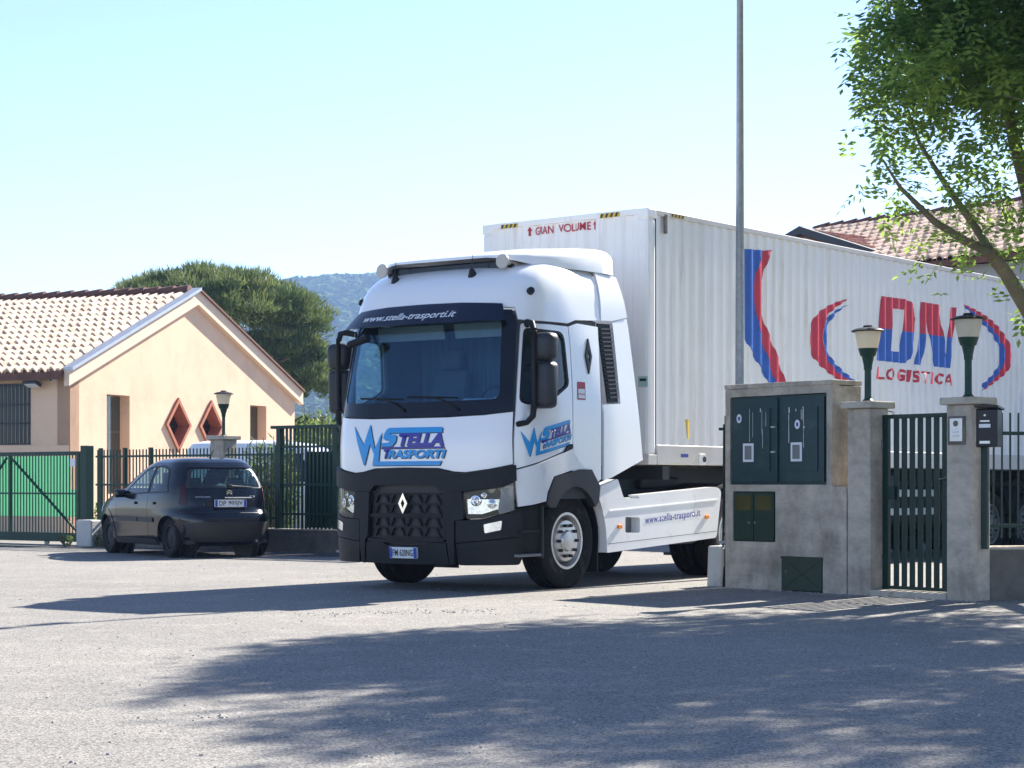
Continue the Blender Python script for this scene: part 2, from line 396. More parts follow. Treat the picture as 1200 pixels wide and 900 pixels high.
def leaf_mesh(name, leaves, mat, parent=None, tints=None):
    """leaves: list of vertex tuples (tri or quad), tints: one float per leaf"""
    me = bpy.data.meshes.new(name); V = []; F = []
    for q in leaves:
        k = len(V); V.extend(q); F.append(tuple(range(k, k+len(q))))
    me.from_pydata(V, [], F)
    at = me.attributes.new('tint', 'FLOAT', 'FACE')
    at.data.foreach_set('value', tints or [0.5]*len(F))
    me.materials.append(M[mat]); return link(bpy.data.objects.new(name, me), parent)

# ============================================================ GROUND
def ground_sheet(name, pts, z, mat, kind='structure'):
    bm = bmesh.new(); bm.faces.new([bm.verts.new((x, y, z)) for x, y in pts]); return tag(fin(name, bm, mat), kind=kind)
ground_sheet('ground', [(-2500, -600), (2500, -600), (2500, 2600), (-2500, 2600)], -.006, 'soil')
ground_sheet('road', [(-60, -30), (60, -30), (60, 62), (-60, 62)], 0, 'asphalt')
# strip of older, darker asphalt along the far fence
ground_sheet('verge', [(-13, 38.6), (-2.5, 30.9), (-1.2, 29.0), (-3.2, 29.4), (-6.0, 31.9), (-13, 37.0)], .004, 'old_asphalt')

# ============================================================ HILL
HK = 2.1      # the hill is laid out at 700 m and scaled out to about 1.5 km
def hill_h(x, y):
    # ridge profile across the view (x given at 700 m), higher to the right
    k = x/y if y > 1 else 0
    prof = interp(k, [-.40, -.30, -.22, -.16, -.115, -.07, 0, .1, .25, .4], [18, 26, 38, 63, 76.0, 76.5, 80, 88, 95, 85])
    t_ = max(0, min(1, (y-330)/(720-330))); t_ = t_*t_*(3-2*t_)
    n = S(x*.021+y*.013)*2.2 + S(x*.057-y*.03)*1.1 + S(x*.009+1.3)*2.0
    return (prof*t_ + n*t_*.8)*.915
bm = bmesh.new(); NX, NY = 90, 40; G = []
for j in range(NY+1):
    y = 330 + (900-330)*j/NY; row = []
    for i in range(NX+1):
        x = (-.42 + .84*i/NX)*y
        z = hill_h(x, y) if y < 730 else hill_h(x*730/y, 730) - (y-730)*.25
        row.append(bm.verts.new((x*HK, y*HK, (z-.5)*HK)))
    G.append(row)
for j in range(NY):
    for i in range(NX): bm.faces.new((G[j][i], G[j][i+1], G[j+1][i+1], G[j+1][i]))
tag(fin('hill', bm, 'hill_soil', None, True), kind='structure')
# woodland on the hill: leafy clumps, one far-off mass
r2 = random.Random(11); LV = []; TI = []
def clump(x, y, z, rad, tint, nface):
    for _ in range(nface):
        d = Vector((r2.gauss(0, 1), r2.gauss(0, 1), r2.gauss(0, 1)+.2)).normalized()
        rr = rad*(.6+.5*r2.random()); p = (Vector((x, y, z)) + Vector((d.x*rr, d.y*rr, d.z*rr*.8)))*HK
        a = d.cross(Vector((r2.random()-.5, r2.random()-.5, r2.random()-.5))).normalized(); b = d.cross(a)
        s = rad*(.30+.32*r2.random())*HK
        LV.append((tuple(p+a*s), tuple(p-a*s*.6+b*s*.8), tuple(p-a*s*.6-b*s*.8))); TI.append(max(0, min(1, tint + r2.gauss(0, .13))))
for _ in range(5200):
    y = 380 + 350*r2.random()**.8; k = -.165 + .135*r2.random(); x = k*y
    z = hill_h(x, y); big = r2.random()
    clump(x, y, z + .9, 1.5+2.4*big, r2.random(), 26)
for i in range(150):   # trees on the skyline
    k = -.165 + .115*i/150 + r2.gauss(0, .0006); y = 724 + r2.gauss(0, 4)
    clump(k*y, y, hill_h(k*y, y)+1.2+1.4*r2.random(), 1.6+2.0*r2.random(), .2+.5*r2.random(), 34)
for _ in range(1500):   # scrub on the plain in front of the hill
    y = 38 + 300*r2.random()**1.3; k = -.17 + .13*r2.random()
    clump(k*y, y, .6, (.7+1.1*r2.random())*(.7+y/300), r2.random(), 24)
tag(leaf_mesh('hillside_woodland', LV, 'wood_leaf', None, TI), 'dense green scrub woodland covering the distant hill', 'woodland', kind='stuff')

# ============================================================ TREES AND PLANTS
def tri_leaf(p, d, up, L_, W_):
    """pointed leaf as a bent quad pair -> two triangles sharing the midrib"""
    s = d.cross(up)
    if s.length < 1e-4: s = d.cross(Vector((1, 0, 0)))
    s.normalize(); m = p + d*L_*.45 + up*L_*.04; t_ = p + d*L_
    return [(tuple(p), tuple(m+s*W_), tuple(t_), tuple(m-s*W_))]
def rvec(r): return Vector((r.gauss(0, 1), r.gauss(0, 1), r.gauss(0, 1))).normalized()

def stone_pine():
    base = Vector((-10.75, 70, 0)); r = random.Random(5)
    t = thing('pine_tree', 'broad dark umbrella pine rising behind the peach gabled house', 'tree', base)
    bm = bmesh.new()
    a_tube(bm, [(0, 0, 0), (.15, 0, 2.5), (.1, .1, 4.6), (.3, 0, 6.0)], [.42, .34, .30, .18], 10)
    tips = []
    for i in range(16):
        a = 2*PI*i/16 + r.gauss(0, .2); L_ = 1.6 + 1.8*r.random()
        e = Vector((C(a)*L_, S(a)*L_*.9, 5.6+1.4*r.random())); tips.append(e)
        a_tube(bm, [(.1, .05, 4.0+r.random()*1.2), (C(a)*L_*.5, S(a)*L_*.45, 5.1), e], [.14, .09, .04], 6)
    fin('trunk', bm, 'pine_bark', t)
    LV, TI = [], []
    cl = []
    # dome of the main crown and the lower clump on the right
    for _ in range(190):
        a = 2*PI*r.random(); q = math.sqrt(r.random())
        x, y = C(a)*q*3.85, S(a)*q*3.6
        top = 9.0 - 1.25*q**2.6 - .35*max(0, x/3.85); z = top - (.15 + 1.6*r.random()*(1-.45*q))
        cl.append((x+.05, y, z, .62))
    for _ in range(60):
        a = 2*PI*r.random(); q = math.sqrt(r.random())
        cl.append((2.35+1.35*q*C(a), S(a)*q*1.4, 6.7 - 1.5*r.random() + .3*C(a), .52))
    for _ in range(44):
        a = 2*PI*r.random(); q = math.sqrt(r.random())
        cl.append((3.55+.85*q*C(a), S(a)*q*1.2, 5.35 + .6*(1-q) - 1.1*r.random(), .42))
    for (x, y, z, rad) in cl:
        c = Vector((x, y, z)); tint = .15 + .6*r.random()
        for _ in range(330):
            d = rvec(r); d.z = abs(d.z)*.8 + .1 if r.random() < .8 else d.z; d.normalize()
            p = c + Vector((d.x*rad, d.y*rad, d.z*rad*.62))*(.35+.75*r.random())
            dd = (d*.6 + Vector((0, 0, .75)) + rvec(r)*.55).normalized(); s = dd.cross(rvec(r)).normalized()*(.016+.014*r.random()); L_ = .16+.16*r.random()
            LV.append((tuple(p-s), tuple(p+s), tuple(p+dd*L_))); TI.append(max(0, min(1, tint + r.gauss(0, .12))))
    leaf_mesh('crown', LV, 'pine_needle', t, TI)
stone_pine()

def compound_leaf(LV, TI, p, d, r, tint, L_=.22, pairs=4):
    d = d.normalized(); s = d.cross(Vector((0, 0, 1)))
    if s.length < .05: s = Vector((1, 0, 0))
    s.normalize(); n = s.cross(d).normalized()
    for k in range(pairs+1):
        q = p + d*L_*(.15+.85*k/pairs) - Vector((0, 0, 1))*.10*L_*(k/pairs)**2
        ls = [d] if k == pairs else [(d*.45 + s*sg + n*.15*r.gauss(0, 1)).normalized() for sg in (1, -1)]
        for ld in ls:
            up = (n + rvec(r)*.35).normalized()
            for f_ in tri_leaf(q, (ld - Vector((0, 0, .22))).normalized(), up, .080+.040*r.random(), .017+.009*r.random()):
                LV.append(f_); TI.append(max(0, min(1, tint + r.gauss(0, .12))))
def ash_tree():
    base = Vector((6.35, 19.9, 0)); r = random.Random(21)
    t = thing('ash_tree', 'leafy green ash tree with bent limbs overhanging the container', 'tree', base)
    bm = bmesh.new(); limbs = []
    def limb(pts, rads, n=9): a_tube(bm, pts, rads, n); limbs.append((pts, rads))
    limb([(0, 0, 0), (.04, .02, .8), (-.05, 0, 1.7), (-.1, .1, 2.3)], [.24, .19, .16, .13], 12)
    # the low limb seen in front of the lettering, forked
    limb([(-.08, .05, 1.9), (-.75, -.35, 2.35), (-1.12, -.55, 2.78), (-1.42, -.7, 3.20), (-1.62, -.78, 3.42)], [.11, .085, .08, .07, .06])
    limb([(-1.60, -.77, 3.40), (-1.9, -.9, 3.52), (-2.2, -1.0, 3.68), (-2.55, -1.08, 4.0), (-2.75, -1.1, 4.3)], [.05, .045, .035, .02, .006], 7)
    limb([(-1.55, -.75, 3.36), (-1.75, -.7, 3.7), (-2.0, -.6, 4.1), (-2.25, -.5, 4.55), (-2.4, -.5, 5.0)], [.045, .04, .03, .018, .006], 7)
    limb([(-.1, .1, 2.2), (-.55, -.1, 2.9), (-1.0, -.3, 3.7), (-1.3, -.5, 4.6), (-1.5, -.6, 5.6)], [.12, .10, .085, .06, .03])
    limb([(-.1, .1, 2.2), (.3, .4, 3.6), (.5, .5, 5.2), (.4, .2, 7.4)], [.12, .10, .07, .03])
    limb([(-.05, .1, 2.0), (1.0, -.6, 3.4), (2.0, -1.2, 4.8), (2.7, -1.6, 6.2)], [.10, .08, .05, .02])
    limb([(.3, .4, 3.4), (-.4, -1.2, 4.8), (-.8, -2.2, 6.0), (-.9, -2.9, 7.2)], [.07, .06, .04, .02])
    LV, TI = [], []
    cen = Vector((1.25, -1.9, 6.1)); ax = Vector((4.1, 3.9, 3.3))
    n = 0
    # branchlets spread through the crown's volume, denser near its surface, each with a spray of leaves
    while n < 720:
        d = rvec(r); q = (.25 + .75*r.random()**.55)
        p = cen + Vector((d.x*ax.x, d.y*ax.y, d.z*ax.z))*q
        lump = .84 + .18*S(d.x*5.1+1.7)*S(d.y*4.3+.4) + .14*S(d.z*7.3+d.x*6.1)
        if q > lump: continue
        # hollow pockets so that sky and sun show through
        if S(p.x*1.7+.3)*S(p.y*1.5+1.1)*S(p.z*2.1+.7) > .16 or S(p.x*3.9+.5)*S(p.y*3.3+.2)*S(p.z*2.9+1.7) > .10: continue
        if p.z < 3.75 + .20*S(p.x*2.2) or p.z > 9.3 - .75*max(0, 1.6-p.x)**1.15 + .3*S(p.y*2+p.x): continue
        if p.x < -2.55 + .85*max(-.4, p.z-6.1) + .35*S(p.y*3.1+p.z*2): continue
        n += 1
        out = (Vector((d.x, d.y, d.z*.6+.1)) + rvec(r)*.45).normalized()
        L_ = .55+.5*r.random(); tint = .05 + .55*r.random()
        if n % 4 == 0: a_tube(bm, [p - out*L_*.8, p, p + out*L_*.7], [.014, .010, .004], 4, False)
        for k in range(17):
            q0 = p + out*L_*(-.5 + 1.0*k/17) + rvec(r)*.17
            if q0.x < -2.95 + .25*S(q0.z*3.1+q0.y*2.3): continue
            compound_leaf(LV, TI, q0, (out*.55 + rvec(r) - Vector((0, 0, .15))).normalized(), r, tint, .17+.10*r.random(), 3)
    for _ in range(760):      # thicker foliage on the side over the container
        p = Vector((-2.75 + 3.9*r.random()**1.15, -2.4 + 2.6*r.random(), 3.85 + 3.6*r.random()))
        if p.x < -2.9 + .75*abs(p.z-5.6)**1.3*.6 or p.x < -2.55 + .85*(p.z-6.1) or S(p.x*2.1+.9)*S(p.y*1.9+.4)*S(p.z*2.4+.2) > .42: continue
        if p.z < 4.25 - .16*p.x + .2*S(p.x*3): continue
        out = (Vector((-.6, -.3, .1)) + rvec(r)*.8).normalized(); tint = .1+.6*r.random()
        for k in range(17):
            q0 = p + out*(.6*k/17-.3) + rvec(r)*.16
            if q0.x < -3.0 + .25*S(q0.z*3.1+q0.y*2.3): continue
            compound_leaf(LV, TI, q0, (out*.5 + rvec(r) - Vector((0, 0, .15))).normalized(), r, tint, .16+.10*r.random(), 3)
    # sprays low on the bent limb
    for (x, y, z, s, k) in [(-2.75, -1.1, 4.15, .5, 50), (-2.3, -.5, 4.7, .6, 60), (-1.75, -.75, 3.9, .40, 44), (-1.1, -.5, 3.75, .45, 54), (-2.0, -.85, 3.35, .22, 12), (-.7, -.4, 3.55, .45, 60), (-.2, -.6, 3.3, .4, 50), (-.35, -.5, 3.95, .5, 70), (.1, -.5, 2.9, .3, 26), (-1.4, -.6, 4.0, .5, 60), (-2.1, -.9, 4.0, .4, 40), (-1.0, -.6, 2.72, .22, 8), (-.55, -.5, 2.5, .25, 10), (-2.95, -1.3, 4.6, .28, 60), (-2.75, -1.0, 5.0, .4, 80), (-2.4, -1.3, 6.0, .3, 50), (-2.6, -1.0, 5.6, .4, 70)]:
        tint = .35+.4*r.random()
        for _ in range(k):
            q0 = Vector((x, y, z)) + Vector((r.gauss(0, s), r.gauss(0, s), r.gauss(0, s*.6)))
            if q0.x < -2.95: continue
            compound_leaf(LV, TI, q0, rvec(r), r, tint, .17+.1*r.random(), 3)
    fin('trunk', bm, 'bark', t)
    leaf_mesh('crown', LV, 'ash_leaf', t, TI)
ash_tree()

def shrub(name, label, base, h, rx, n, mat, seed, lw=.011, ll=.14, group=None, upright=True, cat='plant'):
    r = random.Random(seed); t = thing(name, label, cat, base, 0, group)
    bm = bmesh.new(); LV, TI = [], []
    for i in range(n):
        a = 2*PI*r.random(); q = math.sqrt(r.random())*rx
        x0, y0 = C(a)*q*.4, S(a)*q*.4; hh = h*(.55+.45*r.random())
        pts = [Vector((x0, y0, 0)), Vector((x0+C(a)*q*.5, y0+S(a)*q*.5, hh*.55)), Vector((C(a)*q*1.1, S(a)*q*1.1, hh))]
        a_tube(bm, pts, [.012, .009, .005], 4, False); tint = r.random()
        for k in range(26):
            f_ = .15+.85*k/26; p = pts[0].lerp(pts[1], f_*2) if f_ < .5 else pts[1].lerp(pts[2], f_*2-1)
            d = rvec(r); d.z = abs(d.z)*.7+.25 if upright else d.z; d.normalize()
            for L_ in tri_leaf(p, d, rvec(r), ll*(.7+.6*r.random()), lw*(.8+.5*r.random())):
                LV.append(L_); TI.append(max(0, min(1, tint*.6+r.gauss(.1, .15))))
    fin('stem', bm, 'bark', t); leaf_mesh('foliage', LV, mat, t, TI); return t
shrub('oleander_shrub', 'tall leafy oleander growing between the bar fence and the tall fence', (-4.05, 32.6, 0), 1.95, .42, 60, 'oleander_leaf', 3, .014, .17)
shrub('low_shrub', 'low leafy shrub behind the railings under the white van', (-4.75, 33.4, 0), 1.15, .45, 40, 'oleander_leaf', 4, .014, .14)
shrub('dark_shrub', 'small dark shrub behind railings beside the green gate post', (-7.35, 35.3, 0), .75, .5, 30, 'bush_leaf', 9, .016, .1)
shrub('background_bush', 'bright green bush standing behind the tall fence beside the truck', (-4.85, 52, 0), 3.35, .95, 110, 'bush_leaf', 6, .03, .16, upright=False)
shrub('pale_bush', 'pale yellow green bush right behind the corner of the peach house', (-6.05, 55, 0), 3.0, .7, 90, 'bush_leaf', 8, .03, .16, upright=False)
for i, (x, y, hh, lb) in enumerate([(-7.9, 34.15, .22, 'weed tuft growing under the end of the green sliding gate'), (-7.25, 33.95, .30, 'weed tuft growing against the white concrete block')]):
    shrub('weed', lb, (x, y, 0), hh, .16, 9, 'bush_leaf', 30+i, .008, .05, 'weeds by the sliding gate')

# ============================================================ PEACH HOUSE
def tile_field(name, o, along, upslope, nrm, nx, ny, pit, crs, mat, parent, seed=1):
    """overlapping barrel tiles: stepped courses of half-round covers"""
    r = random.Random(seed); bm = bmesh.new(); along, upslope, nrm, o = Vector(along), Vector(upslope), Vector(nrm), Vector(o)
    prof = [(0, 0), (.10, .045), (.25, .085), (.42, .085), (.57, .045), (.67, 0), (.84, -.012)]
    for j in range(ny):
        for i in range(nx):
            dz = r.gauss(0, .006); dj = r.gauss(0, .012)
            lo, hi = [], []
            for (q, hgt) in prof + [(1.0, 0)]:
                a = o + along*(i+q)*pit
                lo.append(bm.verts.new(a + upslope*(j*crs+dj) + nrm*(hgt*1.05+.035+dz)))
                hi.append(bm.verts.new(a + upslope*((j+1)*crs+.05+dj) + nrm*(hgt*.85+.004+dz)))
            for k in range(len(lo)-1): bm.faces.new((lo[k], lo[k+1], hi[k+1], hi[k]))
            dn = [bm.verts.new(v.co - nrm*.05) for v in lo[:6]]
            for k in range(5): bm.faces.new((dn[k], dn[k+1], lo[k+1], lo[k]))
    return tag(fin(name, bm, mat, parent), kind='stuff')
HA = (-9.18, 40.0, 0)
hg = math.atan2(.927, .375)
hs = thing('house', 'peach stucco gabled house with tiled roof behind the railings', 'house', HA, hg)
# local frame: x along the gable wall, y towards the left (long) wall direction, z up
GM = lambda x, z, off: Vector((x, -off, z))             # gable wall, outward = -y
LM = lambda y, z, off: Vector((-off, y, z))             # left wall, outward = -x
HL, HE, HR, HB = 9.72, 3.50, 5.52, 10.0
w1 = [(1.33, .9), (2.21, .9), (2.21, 3.04), (1.33, 3.04)]; w2 = [(7.46, .9), (8.26, .9), (8.26, 3.04), (7.46, 3.04)]
dia = [[(cx-.46, 2.46), (cx, 1.93), (cx+.46, 2.46), (cx, 2.98)] for cx in (4.16, 5.60)]
sheet('wall', [[(0, 0), (HL, 0), (HL, HE-.05), (HL/2, HR-.2), (0, HE-.05)], w1, w2] + dia, GM, 0, .32, 'stucco', hs, None, None)
sheet('wall', [[(0, 0), (HB, 0), (HB, HE), (0, HE)], [(.98, 1.94), (3.2, 1.94), (3.2, 3.23), (.98, 3.23)]], LM, 0, .32, 'stucco', hs, None, None)
box('wall', (HL-.16, HB/2, HE/2), (.32, HB-.66, HE-.1), 'stucco', hs)
box('wall', (HL/2, HB-.15, HE/2), (HL-.02, .3, HE-.1), 'stucco', hs)
box('plinth', (-.02, HB/2+.02, 1.0), (.06, HB, 1.84), 'stucco', hs)
for lp in (w1, w2):
    x0, x1 = lp[0][0], lp[1][0]
    wo = box('window', ((x0+x1)/2, .30, 1.97), (x1-x0-.002, .05, 2.13), 'blind', hs)
    box('frame', (x0+.30, .265, 1.97), (.06, .03, 2.12), 'window_frame', wo); box('frame', ((x0+x1)/2, .264, 2.25), (x1-x0-.01, .03, .05), 'window_frame', wo)
    box('frame', ((x0+x1)/2, .266, 1.97), (.05, .03, 2.12), 'window_frame', wo)
    box('pane', ((x0+x1)/2, .25, 1.97), (x1-x0-.01, .008, 2.10), 'house_glass', wo)
for lp in dia:
    cx = lp[1][0]; big = [(cx-.54, 2.46), (cx, 1.83), (cx+.54, 2.46), (cx, 3.08)]
    fr = sheet('window', [big, [(cx-.44, 2.46), (cx, 1.95), (cx+.44, 2.46), (cx, 2.96)]], GM, .05, .36, 'brick_frame', hs, None, None)
    sheet('pane', [[(cx-.45, 2.46), (cx, 1.94), (cx+.45, 2.46), (cx, 2.97)]], GM, -.26, .02, 'dark_pane', fr, None, None)
gw = box('window', (.22, 2.09, 2.585), (.04, 2.2, 1.27), 'dark_pane', hs)
for k in range(22): box('bar', (-.03, 1.02+.1*k, 2.585), (.016, .018, 1.27), 'dark_verge', gw)
for z in (1.96, 2.4, 2.8, 3.21): box('bar', (-.031, 2.09, z), (.014, 2.2, .022), 'dark_verge', gw)
# raking bands, flashing, roof
sl_ = math.hypot(HL/2+.25, HR-HE+.10); ra = math.atan2(HR-HE+.10, HL/2+.25)
def rake(name, mat, lo, th, out, sgn, oy, parent=hs, ext=0):
    bm = bmesh.new()
    x0, x1 = (-.22-ext, HL/2) if sgn > 0 else (HL/2, HL+.22+ext)
    z0, z1 = (HE-.06-ext*.4, HR+.04) if sgn > 0 else (HR+.04, HE-.06-ext*.4)
    vv = []
    for y in (oy, oy-out):
        vv.append([bm.verts.new((x, y, z)) for x, z in ((x0, z0+lo), (x1, z1+lo), (x1, z1+lo+th), (x0, z0+lo+th))])
    bm.faces.new(vv[1]); bm.faces.new(vv[0][::-1])
    for k in range(4): bm.faces.new((vv[0][k], vv[0][(k+1) % 4], vv[1][(k+1) % 4], vv[1][k]))
    return fin(name, bm, mat, parent)
rake('rake_band', 'trim_plaster', -.30, .32, .13, 1, -.0); rake('rake_band', 'trim_plaster', -.30, .32, .13, -1, -.0)
rake('flashing', 'flashing', .02, .07, .24, 1, .02); rake('verge_tile', 'tile_dark', .02, .05, .21, -1, .02)
# roof slabs
for sgn in (1, -1):
    bm = bmesh.new()
    xa, xb = (-.35, HL/2) if sgn > 0 else (HL/2, HL+.35)
    za, zb = (HE-.08, HR+.03) if sgn > 0 else (HR+.03, HE-.08)
    vv = [[bm.verts.new((x, y, z)) for x, z in ((xa, za), (xb, zb), (xb, zb-.1), (xa, za-.1))] for y in (.02, HB)]
    bm.faces.new(vv[0]); bm.faces.new(vv[1][::-1])
    for k in range(4): bm.faces.new((vv[0][k], vv[0][(k+1) % 4], vv[1][(k+1) % 4], vv[1][k]))
    fin('roof', bm, 'tile_dark', hs)
up = Vector((HL/2+.35, 0, HR-HE+.11)).normalized(); nn = Vector((-up.z, 0, up.x))
tile_field('roof_tiles', (-.40, HB, HE-.09), (0, -1, 0), up, nn, 46, 14, .2165, .385, 'roof_tile', hs, 2)
tile_field('roof_tiles', (HL+.40, .06, HE-.09), (0, 1, 0), Vector((-up.x, 0, up.z)), Vector((up.z, 0, up.x)), 46, 14, .2165, .385, 'roof_tile', hs, 3)
bm = bmesh.new()
for k in range(25):
    y = .1+.4*k; a_tube(bm, [(HL/2, y, HR+.09), (HL/2, y+.43, HR+.06)], [.12, .10], 8)
fin('ridge_tiles', bm, 'tile_dark', hs); 
box('eave_board', (-.36, HB/2, HE-.14), (.05, HB, .17), 'tile_dark', hs)
box('soffit', (-.16, HB/2+.02, HE-.02), (.30, HB-.05, .05), 'trim_plaster', hs)
fl = thing('floodlight', 'flat grey floodlight on the shaded wall of the peach house', 'floodlight', Vector(HA)+Vector((-.677, .274, 3.2)), hg)
box('arm', (-.10, 0, .02), (.22, .05, .05), 'flashing', fl); box('lamp_head', (-.28, .02, 0), (.22, .34, .07), 'grey_plastic', fl, 0, .015, .35); box('lens', (-.285, .02, -.042), (.17, .28, .01), 'plate_white', fl, 0, 0, .35)
cm = thing('wall_camera', 'small round dark wall camera near corner of the peach house', 'camera', Vector(HA)+Vector((-.32, .13, 3.29)), hg)
box('bracket', (-.03, 0, 0), (.07, .06, .06), 'plate_white', cm); tube('camera_body', [(-.06, 0, 0), (-.16, .02, -.02)], .04, 'plate_white', cm); tube('lens', [(-.155, .02, -.02), (-.17, .02, -.022)], .025, 'dark_pane', cm)
# ============================================================ LEFT FENCES
FA = Vector((-7.60, 34.50, 0)); FD = Vector((4.78, -3.5, 0)).normalized(); frz = math.atan2(FD.y, FD.x)
def fence(name, label, o, rz, L_, z0, z1, pit, bw, bd, rails, posts, mat, postw=.06, topcap=None, group=None):
    t = thing(name, label, 'fence', o, rz, group)
    n = int(L_/pit); proto = box('bar', (0, 0, 0), (bw, bd, z1-z0), mat, t); proto.location = (pit*.5, 0, (z0+z1)/2)
    for k in range(1, n): inst(proto, t, (pit*(k+.5), 0, (z0+z1)/2))
    for z in rails: box('rail', (L_/2, .0, z), (L_, bd+.022, .035), mat, t)
    for p in posts: box('post', (p, .0, (z0+z1)/2), (postw, postw, z1-z0+.06), mat, t)
    if topcap: box('top_plate', (L_/2-.03, 0, z1+.025), (L_+.12, .14, .05), mat, t)
    return t
LW = 5.9
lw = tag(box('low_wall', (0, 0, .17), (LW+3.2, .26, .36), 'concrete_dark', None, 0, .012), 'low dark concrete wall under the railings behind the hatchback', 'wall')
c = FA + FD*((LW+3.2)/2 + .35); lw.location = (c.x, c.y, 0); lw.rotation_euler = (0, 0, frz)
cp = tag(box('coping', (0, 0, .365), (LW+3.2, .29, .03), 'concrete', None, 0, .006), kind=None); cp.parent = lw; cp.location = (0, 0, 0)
fence('railing_fence', 'green vertical bar railing behind the dark hatchback', FA + FD*.22, frz, 4.45, .38, 1.72, .083, .018, .018, (.55, 1.1, 1.60), (.12, .75, 1.4, 2.9, 4.4), 'fence_green')
tf = fence('tall_fence', 'tall dark green slatted fence on low wall left of the truck', FA + FD*4.62, frz, 4.2, .38, 2.02, .085, .040, .02, (.62, 1.1, 1.72), (.06, 1.3, 2.6, 3.9), 'fence_green', .09, True)
sc1 = box('shade_cloth', (.88, .06, 1.02), (.62, .008, 1.24), 'shade_cloth', tf); box('shade_cloth', (2.4, .06, 1.1), (1.9, .008, 1.40), 'shade_cloth', tf)
# gate post, concrete block
gp = tag(box('gate_post', (0, 0, .90), (.17, .17, 1.80), 'fence_green', None, frz, .008), 'thick square green post at the end of the sliding gate', 'post'); gp.location = FA + Vector((-.02, .02, 0))
cb = tag(box('concrete_block', (0, 0, .24), (.36, .34, .48), 'concrete_pale', None, frz+.1, .03), 'pale concrete block standing beside the green gate post', 'block'); cb.location = FA + Vector((.13, -.42, 0))
# sliding gate
GL = 3.3
gt = thing('sliding_gate', 'green sliding gate of thin bars with bright green net', 'gate', FA + Vector((-.16, .10, 0)), frz)
box('top_rail', (-GL/2, 0, 1.665), (GL, .06, .07), 'fence_green', gt); box('bottom_beam', (-GL/2, 0, .15), (GL, .09, .16), 'fence_green', gt, 0, .006)
box('end_stile', (-.035, 0, .93), (.06, .062, 1.42), 'fence_green', gt); box('stile', (-1.92, 0, .93), (.05, .055, 1.42), 'fence_green', gt); box('stile', (-GL+.03, 0, .93), (.06, .062, 1.42), 'fence_green', gt)
br = box('bar', (0, 0, 0), (.016, .016, 1.41), 'fence_green', gt); br.location = (-.12, 0, .93)
for k in range(1, 38):
    if abs(-.12-.084*k+1.92) > .04: inst(br, gt, (-.12-.084*k, 0, .93))
box('rail', (-GL/2, 0, .94), (GL, .024, .03), 'fence_green', gt)
tube('brace', [(-.05, -.035, .26), (-1.86, -.035, 1.60)], .024, 'fence_green', gt, 6); tube('brace', [(-1.98, -.035, 1.60), (-GL+.05, -.035, .30)], .024, 'fence_green', gt, 6)
def net_map(x, z, off): return Vector((x, .05 + off + .012*S(x*31)*S(z*7+x*3), z))
sheet('net', [[(-GL, .52), (-.06, .52), (-.06, 1.0), (-.32, 1.02), (-.32, 1.62), (-GL, 1.62)]], net_map, 0, .004, 'net_green', gt, .03, .15)
box('notice', (-.18, -.02, 1.50), (.14, .006, .14), 'plate_white', gt)
for x in (-.9, -2.6):
    wh = lathe('wheel', [(.0, -.02), (.05, -.02), (.05, .02), (0, .02)], 'steel_grey', gt, Matrix.Translation((x, 0, .05)) @ AX_Y, 16)
tg = tag(box('gate_track', (-GL/2-.3, 0, .006), (GL+1.6, .07, .02), 'steel_grey', None), kind='structure'); tg.location = FA + Vector((-.16, .10, 0)); tg.rotation_euler = (0, 0, frz)

def pillar_lamp(base, z, label, hh=.66, group='globe lamps on the concrete pillars', pole=.028):
    t = thing('pillar_lamp', label, 'lamp', (base[0], base[1], z), 0, group)
    lathe('post', [(0, -.02), (.055, -.02), (.055, .015), (pole+.004, .03), (pole, .06), (pole, hh-.28), (.0, hh-.28)], 'fence_green', t, None, 16)
    lathe('neck', [(0, hh-.30), (pole+.006, hh-.30), (pole+.010, hh-.25), (.055, hh-.20), (.062, hh-.165), (.075, hh-.16), (.095, hh-.10), (.098, hh-.085), (0, hh-.085)], 'fence_green', t, None, 24)
    lathe('globe', [(0, hh-.084), (.098, hh-.084), (.122, hh+.03), (.130, hh+.085), (0, hh+.085)], 'lamp_globe', t, None, 32)
    lathe('cap', [(0, hh+.086), (.165, hh+.082), (.168, hh+.092), (.13, hh+.112), (.05, hh+.128), (.045, hh+.145), (0, hh+.147)], 'black_plastic', t, None, 32)
    return t
def conc_pillar(o, rz, label, wd=.30, hh=1.86, group='concrete pillars'):
    t = thing('concrete_pillar', label, 'pillar', o, rz, group)
    box('shaft', (0, 0, hh/2-.02), (wd, wd, hh+.04), 'concrete', t, 0, .012); box('cap', (0, 0, hh+.035), (wd+.10, wd+.10, .07), 'cap_stone', t, 0, .012)
    return t
pp = FA + FD*3.36
conc_pillar((pp.x, pp.y+.12, 0), frz, 'concrete pillar rising from the railings behind the hatchback', .32, 1.86, None)
pillar_lamp((pp.x, pp.y+.12), 1.93, 'globe lamp on the concrete pillar behind the hatchback', .62)

